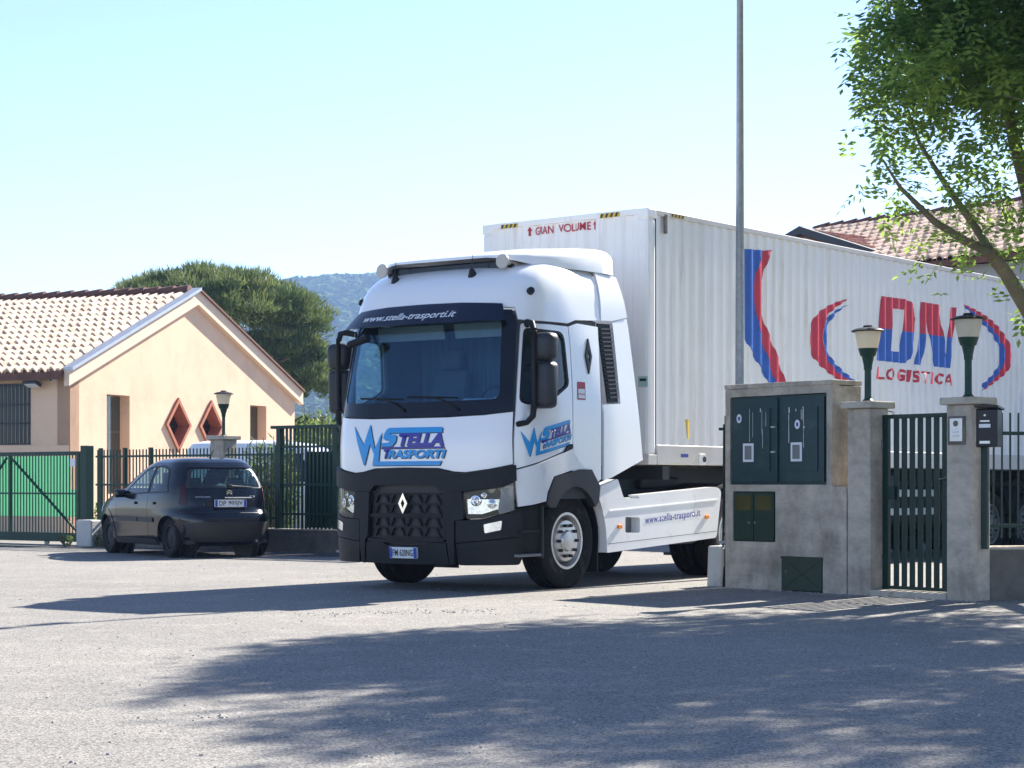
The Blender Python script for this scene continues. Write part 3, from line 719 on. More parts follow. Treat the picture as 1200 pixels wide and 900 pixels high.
# ============================================================ WHITE VAN (behind the railings)
def ring_shell(T, n_exp, name, mat, parent, nz=40, nt=72):
    zs = [r[0] for r in T]; fx = [interp] ; bm = bmesh.new(); rings = []
    cols_ = [[r[i] for r in T] for i in (1, 2, 3)]
    for j in range(nz+1):
        q = j/nz; q = 1-(1-q)**1.6; z = zs[0] + (zs[-1]-zs[0])*q
        xr, xf, ww = [interp(z, zs, c_) for c_ in cols_]; ring = []
        for k in range(nt):
            a = 2*PI*k/nt; c_, s_ = C(a), S(a)
            ring.append(bm.verts.new(((xr+xf)/2 + (xf-xr)/2*math.copysign(abs(c_)**(2/n_exp), c_), ww*math.copysign(abs(s_)**(2/n_exp), s_), z)))
        rings.append(ring)
    for j in range(nz):
        for k in range(nt): bm.faces.new((rings[j][k], rings[j][(k+1) % nt], rings[j+1][(k+1) % nt], rings[j+1][k])).smooth = True
    bm.faces.new(rings[0][::-1]); bm.faces.new(rings[-1])
    return fin(name, bm, mat, parent)
def ring_maps(T, n_exp):
    zs = [r[0] for r in T]; cols_ = [[r[i] for r in T] for i in (1, 2, 3)]
    def g(z): return [interp(z, zs, c_) for c_ in cols_]
    def side(s):
        def f_(x, z, off):
            xr, xf, ww = g(z); r = min(1, abs((x-(xr+xf)/2)/((xf-xr)/2))); return Vector((x, s*(ww*(1-r**n_exp)**(1/n_exp)+off), z))
        return f_
    def rear(y, z, off):     # y axis reversed so that text reads left to right from behind
        xr, xf, ww = g(z); r = min(1, abs(y/ww)); return Vector(((xr+xf)/2-(xf-xr)/2*(1-r**n_exp)**(1/n_exp)-off, -y, z))
    def front(y, z, off):
        xr, xf, ww = g(z); r = min(1, abs(y/ww)); return Vector(((xr+xf)/2+(xf-xr)/2*(1-r**n_exp)**(1/n_exp)+off, y, z))
    return side, rear, front
def wheel(parent, c, Rt, wt, sgn, tyre_mat, rim_mat, rim_r, nuts=5, truck=False):
    """sgn: side the outer face looks to (+y / -y)"""
    m = Matrix.Translation(c) @ (AX_Y if sgn > 0 else Matrix.Rotation(PI/2, 4, 'X'))
    t = thing_part('wheel', parent)
    h_ = wt/2
    pr = [(rim_r-.02, -h_*.7), (rim_r, -h_*.8), (rim_r+.04, -h_*.96), (Rt*.86, -h_), (Rt*.95, -h_*.92), (Rt*.99, -h_*.78)]
    for k in range(4):
        z = -h_*.62 + k*h_*.36
        pr += [(Rt, z-.0), (Rt, z+h_*.20), (Rt-.012, z+h_*.22), (Rt-.012, z+h_*.30)]
    pr += [(Rt, h_*.78), (Rt*.99, h_*.82), (Rt*.955, h_*.93), (Rt*.86, h_), (rim_r+.06, h_*.97), (rim_r+.03, h_*.90), (rim_r, h_*.80), (rim_r-.02, h_*.7)]
    lathe('tyre', pr, tyre_mat, t, m, 56)
    if truck:
        lathe('rim', [(rim_r+.012, h_*.80), (rim_r+.012, h_*.86), (rim_r-.015, h_*.86), (rim_r-.03, h_*.55), (rim_r-.06, h_*.20), (rim_r-.085, h_*.12), (.225, h_*.55), (.215, h_*.80), (.12, h_*.86), (.115, h_*.86), (.10, h_*1.0), (.03, h_*1.04), (0, h_*1.04)], rim_mat, t, m, 48)
        bm = bmesh.new(); bm2 = bmesh.new()
        for k in range(10):
            a = 2*PI*k/10
            a_tube(bm, [m @ Vector((.168*C(a), .168*S(a), h_*.80)), m @ Vector((.168*C(a), .168*S(a), h_*1.06))], .019, 6)
            a_tube(bm2, [m @ Vector((.258*C(a+.3), .258*S(a+.3), h_*.20)), m @ Vector((.258*C(a+.3), .258*S(a+.3), h_*.345))], .026, 12)
        fin('nuts', bm, 'chassis_black', t); fin('vents', bm2, 'hazard_black', t)
    else:
        lathe('rim', [(rim_r+.008, h_*.80), (rim_r-.012, h_*.82), (rim_r-.03, h_*.5), (rim_r*.55, h_*.62), (.05, h_*.70), (.045, h_*.78), (0, h_*.80)], rim_mat, t, m, 36)
    return t
def thing_part(name, parent):
    o = bpy.data.objects.new(name, None); o.empty_display_size = .1; return link(o, parent)

VT = [(.25, -.85, 3.25, .84), (.5, -.90, 3.35, .89), (.9, -.89, 3.28, .90), (1.05, -.87, 2.75, .895), (1.2, -.85, 2.35, .88), (1.5, -.80, 2.0, .85), (1.75, -.74, 1.72, .81), (1.85, -.66, 1.5, .74), (1.90, -.45, 1.1, .55), (1.915, -.1, .8, .35)]
van = thing('van', 'white panel van parked behind the railings and lamp pillar', 'van', (-5.15, 35.6, 0), R(-8))
ring_shell(VT, 5, 'body', 'white_paint', van)
vS, vR, vF = ring_maps(VT, 5)
for s in (1, -1):
    sheet('side_window', [rnd([(.95, 1.15), (2.18, 1.15), (1.72, 1.66), (.95, 1.66)], .05)], vS(s), .004, .01, 'dark_pane', van, .15, .15)
    quads('door_gap', [[(.86, .45), (.87, .45), (.87, 1.70), (.86, 1.70)]], vS(s), .003, 0, 'hazard_black', van, None, .2)
    for x in (0, 2.55): wheel(van, (x, s*.76, .31), .31, .19, s, 'rubber', 'steel_grey', .19)
sheet('rear_window', [rnd([(-.6, 1.12), (.6, 1.12), (.55, 1.6), (-.55, 1.6)], .05)], vR, .004, .01, 'dark_pane', van, .15, .15)
sheet('windscreen', [rnd([(-.62, 1.1), (.62, 1.1), (.5, 1.68), (-.5, 1.68)], .05)], vF, .004, .01, 'dark_pane', van, .15, .08)
for s in (1, -1): sheet('tail_light', [[(s*.70, .8), (s*.82, .8), (s*.80, 1.2), (s*.70, 1.2)]], vR, .01, .02, 'tail_red', van, .05, .1)

# ============================================================ DARK HATCHBACK
CT = [(.18, -.50, 3.10, .76), (.30, -.60, 3.2, .81), (.5, -.64, 3.23, .83), (.6, -.63, 3.21, .838), (.66, -.60, 3.18, .838), (.72, -.535, 3.14, .838), (.75, -.52, 3.12, .838), (.85, -.50, 2.95, .832), (.95, -.47, 2.6, .818), (1.05, -.43, 2.15, .79), (1.2, -.36, 1.85, .735), (1.35, -.23, 1.5, .665), (1.44, -.12, 1.25, .60), (1.49, .0, 1.05, .52), (1.515, .2, .85, .40), (1.525, .4, .7, .25)]
car = thing('hatchback_car', 'dark blue black small hatchback parked by the railings', 'car', (-4.526, 29.392, 0), PI/2 + R(33))
cS, cR, cF = ring_maps(CT, 4.2)
# body as a shell with real window openings: four quarter faces lofted on the ring surface
gl_front = rnd([(1.62, .955), (1.36, 1.13), (.98, 1.345), (.72, 1.375), (.70, .985)], [.03, .05, .06, .02, .02])
gl_rear = rnd([(.63, .985), (.66, 1.375), (.42, 1.375), (.20, 1.33), (.02, 1.00)], [.02, .02, .06, .06, .04])
rw = rnd([(-.60, 1.055), (.60, 1.055), (.50, 1.34), (-.50, 1.34)], [.05, .05, .08, .08])
ws = rnd([(-.62, 1.06), (.62, 1.06), (.50, 1.40), (-.50, 1.40)], .05)
def car_shell():
    zs = [r[0] for r in CT]; cols_ = [[r[i] for r in CT] for i in (1, 2, 3)]; bm = bmesh.new(); nz, nt, ne = 60, 160, 4.2
    def inside(poly, x, y):
        c_ = False
        for i in range(len(poly)):
            (x1, y1), (x2, y2) = poly[i-1], poly[i]
            if (y1 > y) != (y2 > y) and x < (x2-x1)*(y-y1)/(y2-y1)+x1: c_ = not c_
        return c_
    rings = []
    for j in range(nz+1):
        z = zs[0] + (zs[-1]-zs[0])*(1-(1-j/nz)**1.5); xr, xf, ww = [interp(z, zs, q) for q in cols_]; ring = []
        for k in range(nt):
            a = 2*PI*(k+.5)/nt; c_, s_ = C(a), S(a)
            ring.append(bm.verts.new(((xr+xf)/2+(xf-xr)/2*math.copysign(abs(c_)**(2/ne), c_), ww*math.copysign(abs(s_)**(2/ne), s_), z)))
        rings.append(ring)
    for j in range(nz):
        for k in range(nt):
            q = (rings[j][k], rings[j][(k+1) % nt], rings[j+1][(k+1) % nt], rings[j+1][k]); c_ = sum((v.co for v in q), Vector())/4
            sidey = abs(c_.y) > .35 and -.1 < c_.x < 1.7
            if sidey and (inside(gl_front, c_.x, c_.z) or inside(gl_rear, c_.x, c_.z)): continue
            if c_.x < .1 and inside(rw, c_.y, c_.z): continue
            if c_.x > 1.1 and inside(ws, c_.y, c_.z): continue
            if (abs(c_.x) < .33 or abs(c_.x-2.46) < .33) and abs(c_.y) > .55 and math.hypot(min(abs(c_.x), abs(c_.x-2.46)), c_.z-.30) < .365: continue
            bm.faces.new(q).smooth = True
    bm.faces.new(rings[-1])
    return fin('body', bm, 'car_paint', car)
car_shell()
def ring2(poly, g_): 
    cx = sum(p[0] for p in poly)/len(poly); cz = sum(p[1] for p in poly)/len(poly)
    return [(cx+(x-cx)*(1+g_/max(.05, math.hypot(x-cx, z-cz))), cz+(z-cz)*(1+g_/max(.05, math.hypot(x-cx, z-cz)))) for x, z in poly]
for s in (1, -1):
    for gpoly in (gl_front, gl_rear):
        g_ = sheet('side_window', [gpoly], cS(s), .003, 0, 'car_glass', car, .12, .1)
        sheet('seal', [ring2(gpoly, .025), ring2(gpoly, -.012)], cS(s), .008, .012, 'car_trim', g_, .12, .1)
    sheet('rub_strip', [rnd([(.45, .53), (1.02, .53), (1.02, .60), (.45, .60)], .02)], cS(s), .016, .016, 'car_trim', car, .15, None)
    sheet('rub_strip', [rnd([(1.06, .53), (1.92, .53), (1.92, .60), (1.06, .60)], .02)], cS(s), .016, .016, 'car_trim', car, .15, None)
    sheet('sill', [[(.42, .19), (2.06, .19), (2.06, .28), (.42, .28)]], cS(s), .012, .02, 'car_trim', car, .2, None)
    for x in (.40, 1.12): sheet('door_handle', [rnd([(x, .80), (x+.16, .80), (x+.16, .84), (x, .84)], .015)], cS(s), .03, .03, 'car_paint', car, .1, None)
    for x in (.68, 1.95): quads('door_gap', [[(x-.004, .30), (x+.004, .30), (x+.004, .95), (x-.004, .95)]], cS(s), .002, 0, 'hazard_black', car, None, .1)
    mr = thing_part('wing_mirror', car)
    bm = bmesh.new(); a_box(bm, (1.60, s*.90, .965), (.10, .20, .13), 0, .04); fin('housing', bm, 'car_paint', mr); box('stalk', (1.62, s*.80, .93), (.06, .08, .04), 'car_trim', mr)
    sheet('tail_light', [rnd([(s*.635, .79), (s*.715, .80), (s*.680, 1.10), (s*.615, 1.09)], .02)], cR, .012, .02, 'tail_dark', car, .04, .08)
    sheet('headlight', [rnd([(s*.45, .66), (s*.74, .66), (s*.70, .84), (s*.45, .76)], .03)], cF, .012, .02, 'lamp_reflector', car, .06, .06)
    for x in (0, 2.46):
        arc = [R(-8)+R(196)*k/28 for k in range(29)]
        sheet('arch_lip', [[(x+.44*C(a), .30+.44*S(a)) for a in arc] + [(x+.335*C(a), .30+.335*S(a)) for a in arc[::-1]]], cS(s), .007, .03, 'car_paint', car, .1, .1)
        wheel(car, (x, s*.672, .30), .30, .185, s, 'rubber', 'black_plastic', .19)
        tube('arch_liner', [(x, s*.45, .31), (x, s*.56, .31)], .40, 'hazard_black', car, 24)
glr = sheet('rear_window', [rw], cR, .003, 0, 'car_glass', car, .1, .06)
sheet('seal', [ring2(rw, .03), ring2(rw, -.02)], cR, .006, .012, 'car_trim', glr, .1, .06)
sheet('windscreen', [ws], cF, .003, 0, 'car_glass', car, .1, .06)
sheet('spoiler', [rnd([(-.52, 1.36), (.52, 1.36), (.45, 1.43), (-.45, 1.43)], .03)], cR, .035, .05, 'car_paint', car, .08, .02)
sheet('bumper', [rnd([(-.73, .24), (.73, .24), (.755, .54), (-.755, .54)], .02)], cR, .016, .02, 'car_trim', car, .05, .08)
sheet('bumper_top', [rnd([(-.765, .555), (.765, .555), (.75, .655), (-.75, .655)], .02)], cR, .014, .02, 'car_paint', car, .05, .04)
quads('tailgate_gap', [[(-.72, .675), (.72, .675), (.72, .683), (-.72, .683)]], cR, .004, 0, 'hazard_black', car, .05, None)
pl = sheet('number_plate', [rnd([(-.26, .765), (.26, .765), (.26, .875), (-.26, .875)], .008)], lambda a, z, o: Vector((-.545-o, -a, z)), .008, .02, 'plate_white', car, None, None)
pmx = lambda a, z, o: Vector((-.545-o, -a, z))
for a0, a1 in ((-.255, -.215), (.215, .255)): quads('plate_band', [[(a0, .769), (a1, .769), (a1, .871), (a0, .871)]], pmx, .010, 0, 'plate_blue', pl)
text('lettering', 'DP', -.19, -.08, .785, .857, pmx, .011, 'hazard_black', pl, bold=.01); text('lettering', '905JV', -.04, .195, .785, .857, pmx, .011, 'hazard_black', pl, bold=.01)
box('chrome_strip', (-.535, -.13, .905), (.02, .44, .022), 'chrome', car, 0, .004)
em = thing_part('emblem', car)
for dz in (0, .033): quads('chevron', [[(-.045, .945+dz), (0, .975+dz), (0, .995+dz), (-.045, .967+dz)], [(.045, .945+dz), (0, .975+dz), (0, .995+dz), (.045, .967+dz)]], lambda a, z, o: Vector((-.50-o, -a, z)), .004, .01, 'chrome', em)
text('lettering', 'CITROEN', -.52, -.30, .905, .925, cR, .006, 'alu', car, bold=.01, cu=.05)
text('lettering', 'C3', .34, .44, .91, .935, cR, .006, 'alu', car, bold=.01, cu=.05)
wp = thing_part('wiper', car)
tube('arm', [(-.45, -.04, 1.08), (-.425, -.22, 1.075), (-.405, -.42, 1.06)], [.016, .011, .008], 'car_trim', wp, 6); box('pivot', (-.44, -.04, 1.075), (.05, .06, .06), 'car_trim', wp, 0, .015)
tube('antenna', [(.22, 0, 1.50), (.16, 0, 1.56), (.06, 0, 1.63)], [.022, .008, .004], 'car_trim', car, 6)
for y in (.36, -.36):
    bm = bmesh.new(); a_box(bm, (1.0, y, .72), (.18, .48, .80), 0, .06, -.2); a_box(bm, (.92, y, 1.20), (.09, .24, .18), 0, .04); fin('seat', bm, 'seat_cloth', car)
bm = bmesh.new(); a_box(bm, (.12, 0, .70), (.16, 1.2, .66), 0, .06, -.2); a_box(bm, (.05, .33, 1.12), (.08, .24, .17), 0, .04); a_box(bm, (.05, -.33, 1.12), (.08, .24, .17), 0, .04); fin('rear_seat', bm, 'seat_cloth', car)
box('floor', (1.3, 0, .24), (3.5, 1.30, .06), 'car_trim', car); box('dashboard', (1.75, 0, .84), (.4, 1.3, .2), 'car_trim', car, 0, .05)
tube('exhaust', [(-.62, -.40, .25), (-.3, -.40, .25)], .025, 'steel_grey', car, 10)
# ============================================================ TRACTOR UNIT
PT = R(35)
trk = thing('lorry_tractor', 'white lorry cab with black bumper and blue lettering, coming out of the gateway', 'truck', (-.311, 21.131, 0), -(PI/2+PT))
# local frame: x forwards, y to the driver's side, z up; origin below the front axle.
PL_ = [(1.38, 0), (1.365, .3), (1.335, .6), (1.27, .85), (1.16, 1.05), (1.0, 1.17), (.8, 1.228), (.5, 1.25), (.1, 1.25), (-.5, 1.25), (-1.5, 1.25)]
def catm(p, n=16):
    p = [Vector(q) for q in p]; p = [Vector((p[1].x, -p[1].y))]+p+[2*p[-1]-p[-2]]; o = []
    for i in range(1, len(p)-2):
        for k in range(n):
            t_ = k/n; o.append(.5*((2*p[i])+(-p[i-1]+p[i+1])*t_+(2*p[i-1]-5*p[i]+4*p[i+1]-p[i+2])*t_*t_+(-p[i-1]+3*p[i]-3*p[i+1]+p[i+2])*t_**3))
    return o+[p[-2]]
PLC = catm(PL_); PLL = [0]
for i in range(1, len(PLC)): PLL.append(PLL[-1]+(PLC[i]-PLC[i-1]).length)
PX = [q.x for q in PLC]; PY = [q.y for q in PLC]
LEAN = table([(.2, .03), (.5, 0), (1.5, 0), (1.75, .03), (2.3, .14), (2.85, .27), (3.0, .32), (3.15, .40), (3.24, .48), (3.32, .585), (3.38, .70), (3.43, .86), (3.46, 1.02)])
WID = table([(.2, .985), (.6, 1), (1.8, 1), (2.3, .985), (2.8, .965), (3.1, .945), (3.24, .925), (3.32, .90), (3.38, .868), (3.43, .82), (3.46, .76)])
def TP0(u, z):
    s = 1 if u >= 0 else -1; a = abs(u); x0 = interp(a, PLL, PX); y0 = interp(a, PLL, PY); F = max(0, (x0+.3)/1.68)
    return Vector((x0-LEAN(z)*F, s*y0*WID(z), z))
def TP(u, z, off):
    p = TP0(u, z)
    if abs(off) < 1e-9: return p
    e = .01; n = (TP0(u+e, z)-TP0(u-e, z)).cross(TP0(u, z+e)-TP0(u, z-e))
    n.normalize()
    if n.x*1.0 + n.y*(1 if u > 0 else -1) < 0: n = -n
    return p + n*off
def side(s): return (lambda a, z, off: TP(a*s, z, off))
def ux(x):          # arclength of the side point at plan x
    for i in range(len(PLC)-1, 0, -1):
        if PX[i] <= x <= PX[i-1]: return PLL[i]+(PLL[i-1]-PLL[i])*(x-PX[i])/(PX[i-1]-PX[i])
    return PLL[-1]
def sym(half): return half + [(-a, b) for a, b in half[::-1] if abs(a) > 1e-6]      # polygon from its right half
WH, BP = 'white_paint', 'black_plastic'
ws_glass = rnd(sym([(0, 1.955), (.6, 1.96), (1.045, 1.975), (1.0, 2.80), (.5, 2.815), (0, 2.82)]), [0, 0, .08, .08, 0, 0, 0, .08, .08, 0])
dwin = rnd([(1.265, 1.955), (1.37, 1.925), (1.743, 1.99), (2.06, 2.145), (1.945, 2.69), (1.255, 2.70)], [.05, .05, .1, .06, .12, .06])
UE = ux(-.43)
# dark inner shell with openings
sheet('cab_shell', [dens([(-UE, .95), (UE, .95), (UE, 2.86), (-UE, 2.86)], .3), ring2(ws_glass, .02), ring2(dwin, .02), [(-a, b) for a, b in ring2(dwin, .02)]], TP, -.025, .03, 'cab_interior', trk, .1, .12)
# front: white panel, black surround, glass, visor
ft = sym([(0, 1.785), (.5, 1.787), (.9, 1.805), (1.195, 1.84), (1.215, 1.31), (.98, 1.262), (.73, 1.228), (.60, 1.236), (.42, 1.272), (0, 1.280)])
fp = sheet('front_panel', [ft], TP, .012, .03, WH, trk, .08, .1)
sheet('windscreen_surround', [sym([(0, 1.80), (.5, 1.802), (.9, 1.82), (1.195, 1.857), (1.165, 2.76), (1.10, 2.90), (0, 2.93)]), ws_glass], TP, .008, .03, 'black_gloss', trk, .08, .1)
sheet('windscreen', [ws_glass], TP, .0, 0, 'windscreen', trk, .08, .1)
def vis_off(a, z): return .018 + (2.985-z)/.24*.13
vz = sheet('visor', [rnd(sym([(0, 2.735), (.6, 2.737), (1.02, 2.748), (1.06, 2.76), (.99, 2.955), (.5, 2.985), (0, 2.99)]), 0)], TP, vis_off, .025, 'navy_gloss', trk, .08, .06)
text('lettering', 'www.stella-trasporti.it', -.78, .52, 2.775, 2.885, TP, lambda a, z: vis_off(a, z)+.006, 'letter_white', vz, cu=.06, cv=.05, bold=.012, shear=.25)
# roof
UR = ux(-.46)
rf = [(0, 2.945), (1.13, 2.925), (1.175, 2.80), (1.30, 2.792), (2.04, 2.80), (2.22, 2.845), (UR, 2.87), (UR, 3.459), (0, 3.459)]
roof = sheet('roof', [sym(rf)], TP, .012, .03, WH, trk, .07, .045)
bm = bmesh.new(); tp = [TP(u, 3.459, .008) for u in [UR*k/30 for k in range(-30, 31)]]; bm.faces.new([bm.verts.new(p) for p in tp]); fin('roof_top', bm, WH, roof)
# doors, side panels
door = [(1.232, 1.262), (1.55, 1.335), (1.92, 1.435), (2.155, 1.50), (2.13, 2.10), (2.085, 2.55), (2.04, 2.765), (1.60, 2.765), (1.215, 2.755)]
rear_pan = [(2.17, 1.44), (2.60, 1.10), (UE-.015, 1.16), (UE-.015, 2.80), (2.25, 2.81), (2.06, 2.765), (2.105, 2.55), (2.15, 2.10)]
low_pan = [(1.232, 1.245), (1.275, .875), (1.45, .895), (1.640, .930), (1.665, 1.02), (1.775, 1.185), (2.1, 1.25), (2.45, 1.278), (2.575, 1.12), (2.155, 1.43), (2.155, 1.485), (1.92, 1.42), (1.55, 1.32)]
for s in (1, -1):
    mp = side(s)
    d_ = sheet('door', [rnd(door, [.02]*9), dwin], mp, .012, .03, WH, trk, .08, .12)
    sheet('side_window', [dwin], mp, -.004, 0, 'side_glass', d_, .1, .12)
    sheet('window_seal', [ring2(dwin, .014), ring2(dwin, -.022)], mp, .014, .02, BP, d_, .1, .12)
    sheet('side_panel', [rear_pan], mp, .012, .03, WH, trk, .1, .12)
    sheet('step_cover', [low_pan], mp, lambda a, z: .012 + .02*max(0, min(1, (a-1.35)/.2)), .03, 'white_dusty', trk, .08, .08)
    # handle recess at the foot of the door
    sheet('grab_recess', [rnd([(1.97, 1.335), (2.13, 1.39), (2.14, 1.53), (2.06, 1.52), (1.985, 1.46)], .02)], mp, .03, .02, BP, trk, .1, .1)
    # side air intake with slats
    it = sheet('air_intake', [[(ux(-.45), 2.845), (ux(-.70), 2.85), (ux(-.80), 2.0), (ux(-.60), 1.99)]], mp, -.01, .02, BP, trk, .1, .2)
    for k in range(17):
        z = 2.04+.046*k; q = (z-2.0)/.84; x0, x1 = -.60+.15*q, -.80+.10*q
        quads('slat', [[(ux(x0-.02), z), (ux(x1+.02), z+.012), (ux(x1+.02), z+.028), (ux(x0-.02), z+.016)]], mp, .012, .02, 'grey_plastic', it)
    # rear fairing flap
    fr = sheet('side_fairing', [[(ux(-.70), 2.87), (ux(-.72), 2.845), (ux(-.815), 1.985), (ux(-.47), 1.965), (ux(-.47), 1.15), (ux(-.62), 1.175), (ux(-1.28), 1.375), (ux(-1.19), 1.9), (ux(-1.035), 2.86), (ux(-1.02), 2.93)]], mp, .014, .025, WH, trk, .15, .2)
    up_f = sheet('side_fairing', [[(ux(-.48), 2.875), (ux(-.70), 2.885), (ux(-1.015), 2.945), (ux(-.90), 3.385), (ux(-.48), 3.40)]], lambda a, z, o, s=s: Vector((TP0(a*s, 2.6).x, s*(1.22-.10*max(0, (z-2.95)/.5)**2+o), z)), .0, .025, WH, trk, .15, .12)
    # wheel arch lining
    cx, cz, ra_ = .12, .52, .60
    inner = [(ux(cx+ra_*.93*C(a)), cz+ra_*S(a)) for a in [R(200-8) - R(184)*k/22 for k in range(23)]]
    outer = [(ux(-.36), 1.08), (ux(-.19), 1.262), (ux(.05), 1.262), (ux(.52), 1.178), (ux(.63), 1.0), (ux(.655), .90)]
    inner2 = [(ux(cx+ra_*.80*C(a)), cz+ra_*.93*S(a)) for a in [R(38)+R(104)*k/14 for k in range(15)]]
    sheet('wheel_arch', [[(ux(.655), .90), (ux(.60), .86)] + inner2 + [(ux(-.33), .92)] + outer[:-1]], mp, .04, .09, 'grey_plastic', trk, .1, .1)
    sheet('cabin_step', [[(ux(1.02)-.06, .84), (ux(.62), .90), (ux(.62), .36), (ux(1.0), .40)]], mp, -.06, .05, BP, trk, .1, .2)
    st = box('step', (.86, s*1.10, .375), (.42, .22, .03), 'steel_grey', trk, 0, .006); box('step', (.86, s*1.10, .62), (.42, .20, .03), BP, trk, 0, .006)
    box('step_edge', (.625, s*1.19, .62), (.03, .05, .56), 'grey_plastic', trk, 0, .008)
    # mudguard behind the front wheel
    bm = bmesh.new(); a0 = [R(40)+R(150)*k/20 for k in range(21)]; r1 = [bm.verts.new((.08+.60*C(a), s*1.16, .52+.60*S(a))) for a in a0]; r0_ = [bm.verts.new((.08+.60*C(a), s*.70, .52+.60*S(a))) for a in a0]
    for k in range(20): bm.faces.new((r1[k], r1[k+1], r0_[k+1], r0_[k]))
    fin('mudguard', bm, BP, trk, True); box('mud_flap', (-.52, s*.94, .40), (.02, .42, .50), BP, trk)
    # lower skirt with cut-out
    sk = [(-.34, 1.055), (-.80, 1.165), (-.92, .955), (-1.27, .945), (-1.22, .985), (-3.02, 1.075), (-3.14, 1.03), (-3.02, .47), (-.58, .36), (-.56, .62), (-.47, .88)]
    sm = lambda a, z, o, s=s: Vector((-a, s*(1.235+o), z))
    skp = sheet('side_skirt', [rnd([(-x, z) for x, z in sk], [.02, .03, .03, .02, .02, .06, .06, .05, .02, .1, .1]), rnd([(.955, .57), (1.265, .565), (1.265, .735), (.955, .745)], .03)], sm, .0, .13, 'white_dusty', trk, .25, .2)
    sheet('skirt_crease', [[(.62, .805), (1.30, .835), (3.05, .915), (3.05, .93), (1.30, .85), (.62, .82)]], sm, .008, .008, WH, skp, .3, None)
    quads('skirt_gap', [[(.60, .452), (3.02, .545), (3.02, .551), (.60, .458)]], sm, .002, 0, 'grey_plastic', skp)
    text('lettering', 'www.stella-trasporti.it', 1.37, 2.62, .635, .745, sm, .004, 'letter_blue', skp, bold=.012, space=1.12, rise=.072)
    for x, z in ((-.83, .64), (-2.77, .72)): box('marker_lamp', (x, s*1.245, z), (.085, .02, .045), 'amber', skp, 0, .008)
    box('skirt_recess', (-1.10, s*1.06, .655), (.36, .1, .24), 'hazard_black', trk)
    # door lettering
    stk = quads('sticker', [[(2.235, 2.0), (2.40, 2.0), (2.40, 2.19), (2.235, 2.19)]], mp, .016, 0, 'sticker_red', trk)
    quads('sticker_panel', [[(2.25, 2.015), (2.385, 2.015), (2.385, 2.055), (2.25, 2.055)], [(2.25, 2.065), (2.385, 2.065), (2.385, 2.115), (2.25, 2.115)]], mp, .018, 0, 'letter_white', stk)
    rr_ = [(2.475, 2.66), (2.545, 2.47), (2.475, 2.28), (2.405, 2.47)]
    sheet('badge', [rr_, [(2.475, 2.545), (2.502, 2.47), (2.475, 2.395), (2.448, 2.47)]], mp, .03, .02, 'grey_plastic', trk, None, None)
    # front corner lamps
    ob = 'headlight'
    hlp = [(.705, 1.015), (1.09, 1.068), (1.225, 1.125), (1.235, .84), (.90, .752), (.745, .745)]
    hl = sheet('headlight', [rnd(hlp, .03)], mp, -.03, .02, 'lamp_reflector', trk, .06, .06)
    sheet('lens', [rnd(hlp, .03)], mp, .032, 0, 'clear_lens', hl, .06, .06)
    sheet('bezel', [[(1.10, 1.066), (1.225, 1.12), (1.235, .845), (1.06, .795)], ], mp, -.005, .01, 'steel_grey', hl, .05, .06)
    sheet('bezel', [[(.735, .80), (.90, .80), (1.06, .85), (1.08, .80), (.90, .755), (.745, .748)]], mp, -.003, .01, BP, hl, .06, .06)
    for a, z, r_ in ((.83, .935, .055), (1.00, .905, .05), (.92, .99, .03)):
        p = TP(a*s, z, -.02); q = TP(a*s, z, .02); d = (q-p).normalized(); mt = Matrix.Translation(p) @ d.to_track_quat('Z', 'Y').to_matrix().to_4x4()
        lathe('bulb', [(r_, 0), (r_, .02), (r_*.8, .022), (r_*.5, .01), (r_*.35, .03), (0, .04)], 'chrome', hl, mt, 20)
    fg = sheet('fog_lamp', [rnd([(.925, .695), (1.10, .735), (1.09, .64), (.935, .605)], .015)], mp, .045, .03, 'lamp_reflector', trk, .06, .06)
    # bumper corner pieces
    sheet('bumper_corner', [rnd([(.63, .735), (.74, .735), (.90, .742), (1.235, .828), (1.30, .83), (1.31, .575), (.63, .505)], .012), rnd([(.92, .70), (1.105, .742), (1.095, .635), (.93, .598)], .015)], mp, .04, .06, BP, trk, .07, .08)
    sheet('bumper_corner', [rnd([(.63, .495), (1.31, .565), (1.315, .36), (1.28, .285), (.66, .28)], [.01, .01, .03, .03, .02])], mp, .034, .06, BP, trk, .07, .08)
    sheet('bumper_column', [rnd([(.475, 1.02), (.695, 1.03), (.72, .75), (.615, .735), (.615, .29), (.56, .28), (.535, .53), (.50, .56)], .01)], mp, .046, .06, BP, trk, .07, .08)
# bumper top and centre
sheet('bumper_top', [sym([(0, 1.268), (.42, 1.26), (.60, 1.222), (.73, 1.214), (.98, 1.248), (1.235, 1.30), (1.24, 1.14), (1.09, 1.085), (.70, 1.03), (.46, 1.03), (.39, 1.095), (0, 1.10)])], TP, .052, .07, BP, trk, .07, .06)
sheet('bumper_centre', [sym([(0, .28), (.545, .285), (.52, .50), (.30, .505), (.24, .47), (0, .47)])], TP, .04, .06, BP, trk, .07, .06)
gr = sheet('grille', [sym([(0, .46), (.55, .48), (.50, 1.06), (.40, 1.10), (0, 1.10)])], TP, -.02, .02, 'hazard_black', trk, .1, .1)
qs = []
for zb in (.555, .795):
    L1 = []
    for z in (zb, zb+.105, zb+.21): L1.append(((-.44, z), (.44, z)))
    for row in range(2):
        zz = zb+.105*row
        for k in range(4):
            a = -.44+.22*k
            L1 += [((a+.01, zz), (a+.065, zz+.105)), ((a+.065, zz+.105), (a+.155, zz+.105)), ((a+.155, zz+.105), (a+.21, zz))]
    qs.append(L1)
for L1 in qs: quads('grille_mesh', polyline_bars(L1, .022), TP, .014, .02, BP, gr, .1, None)
quads('grille_bar', [[(-.47, .768), (.47, .768), (.47, .792), (-.47, .792)]], TP, .03, .03, BP, gr, .1, None)
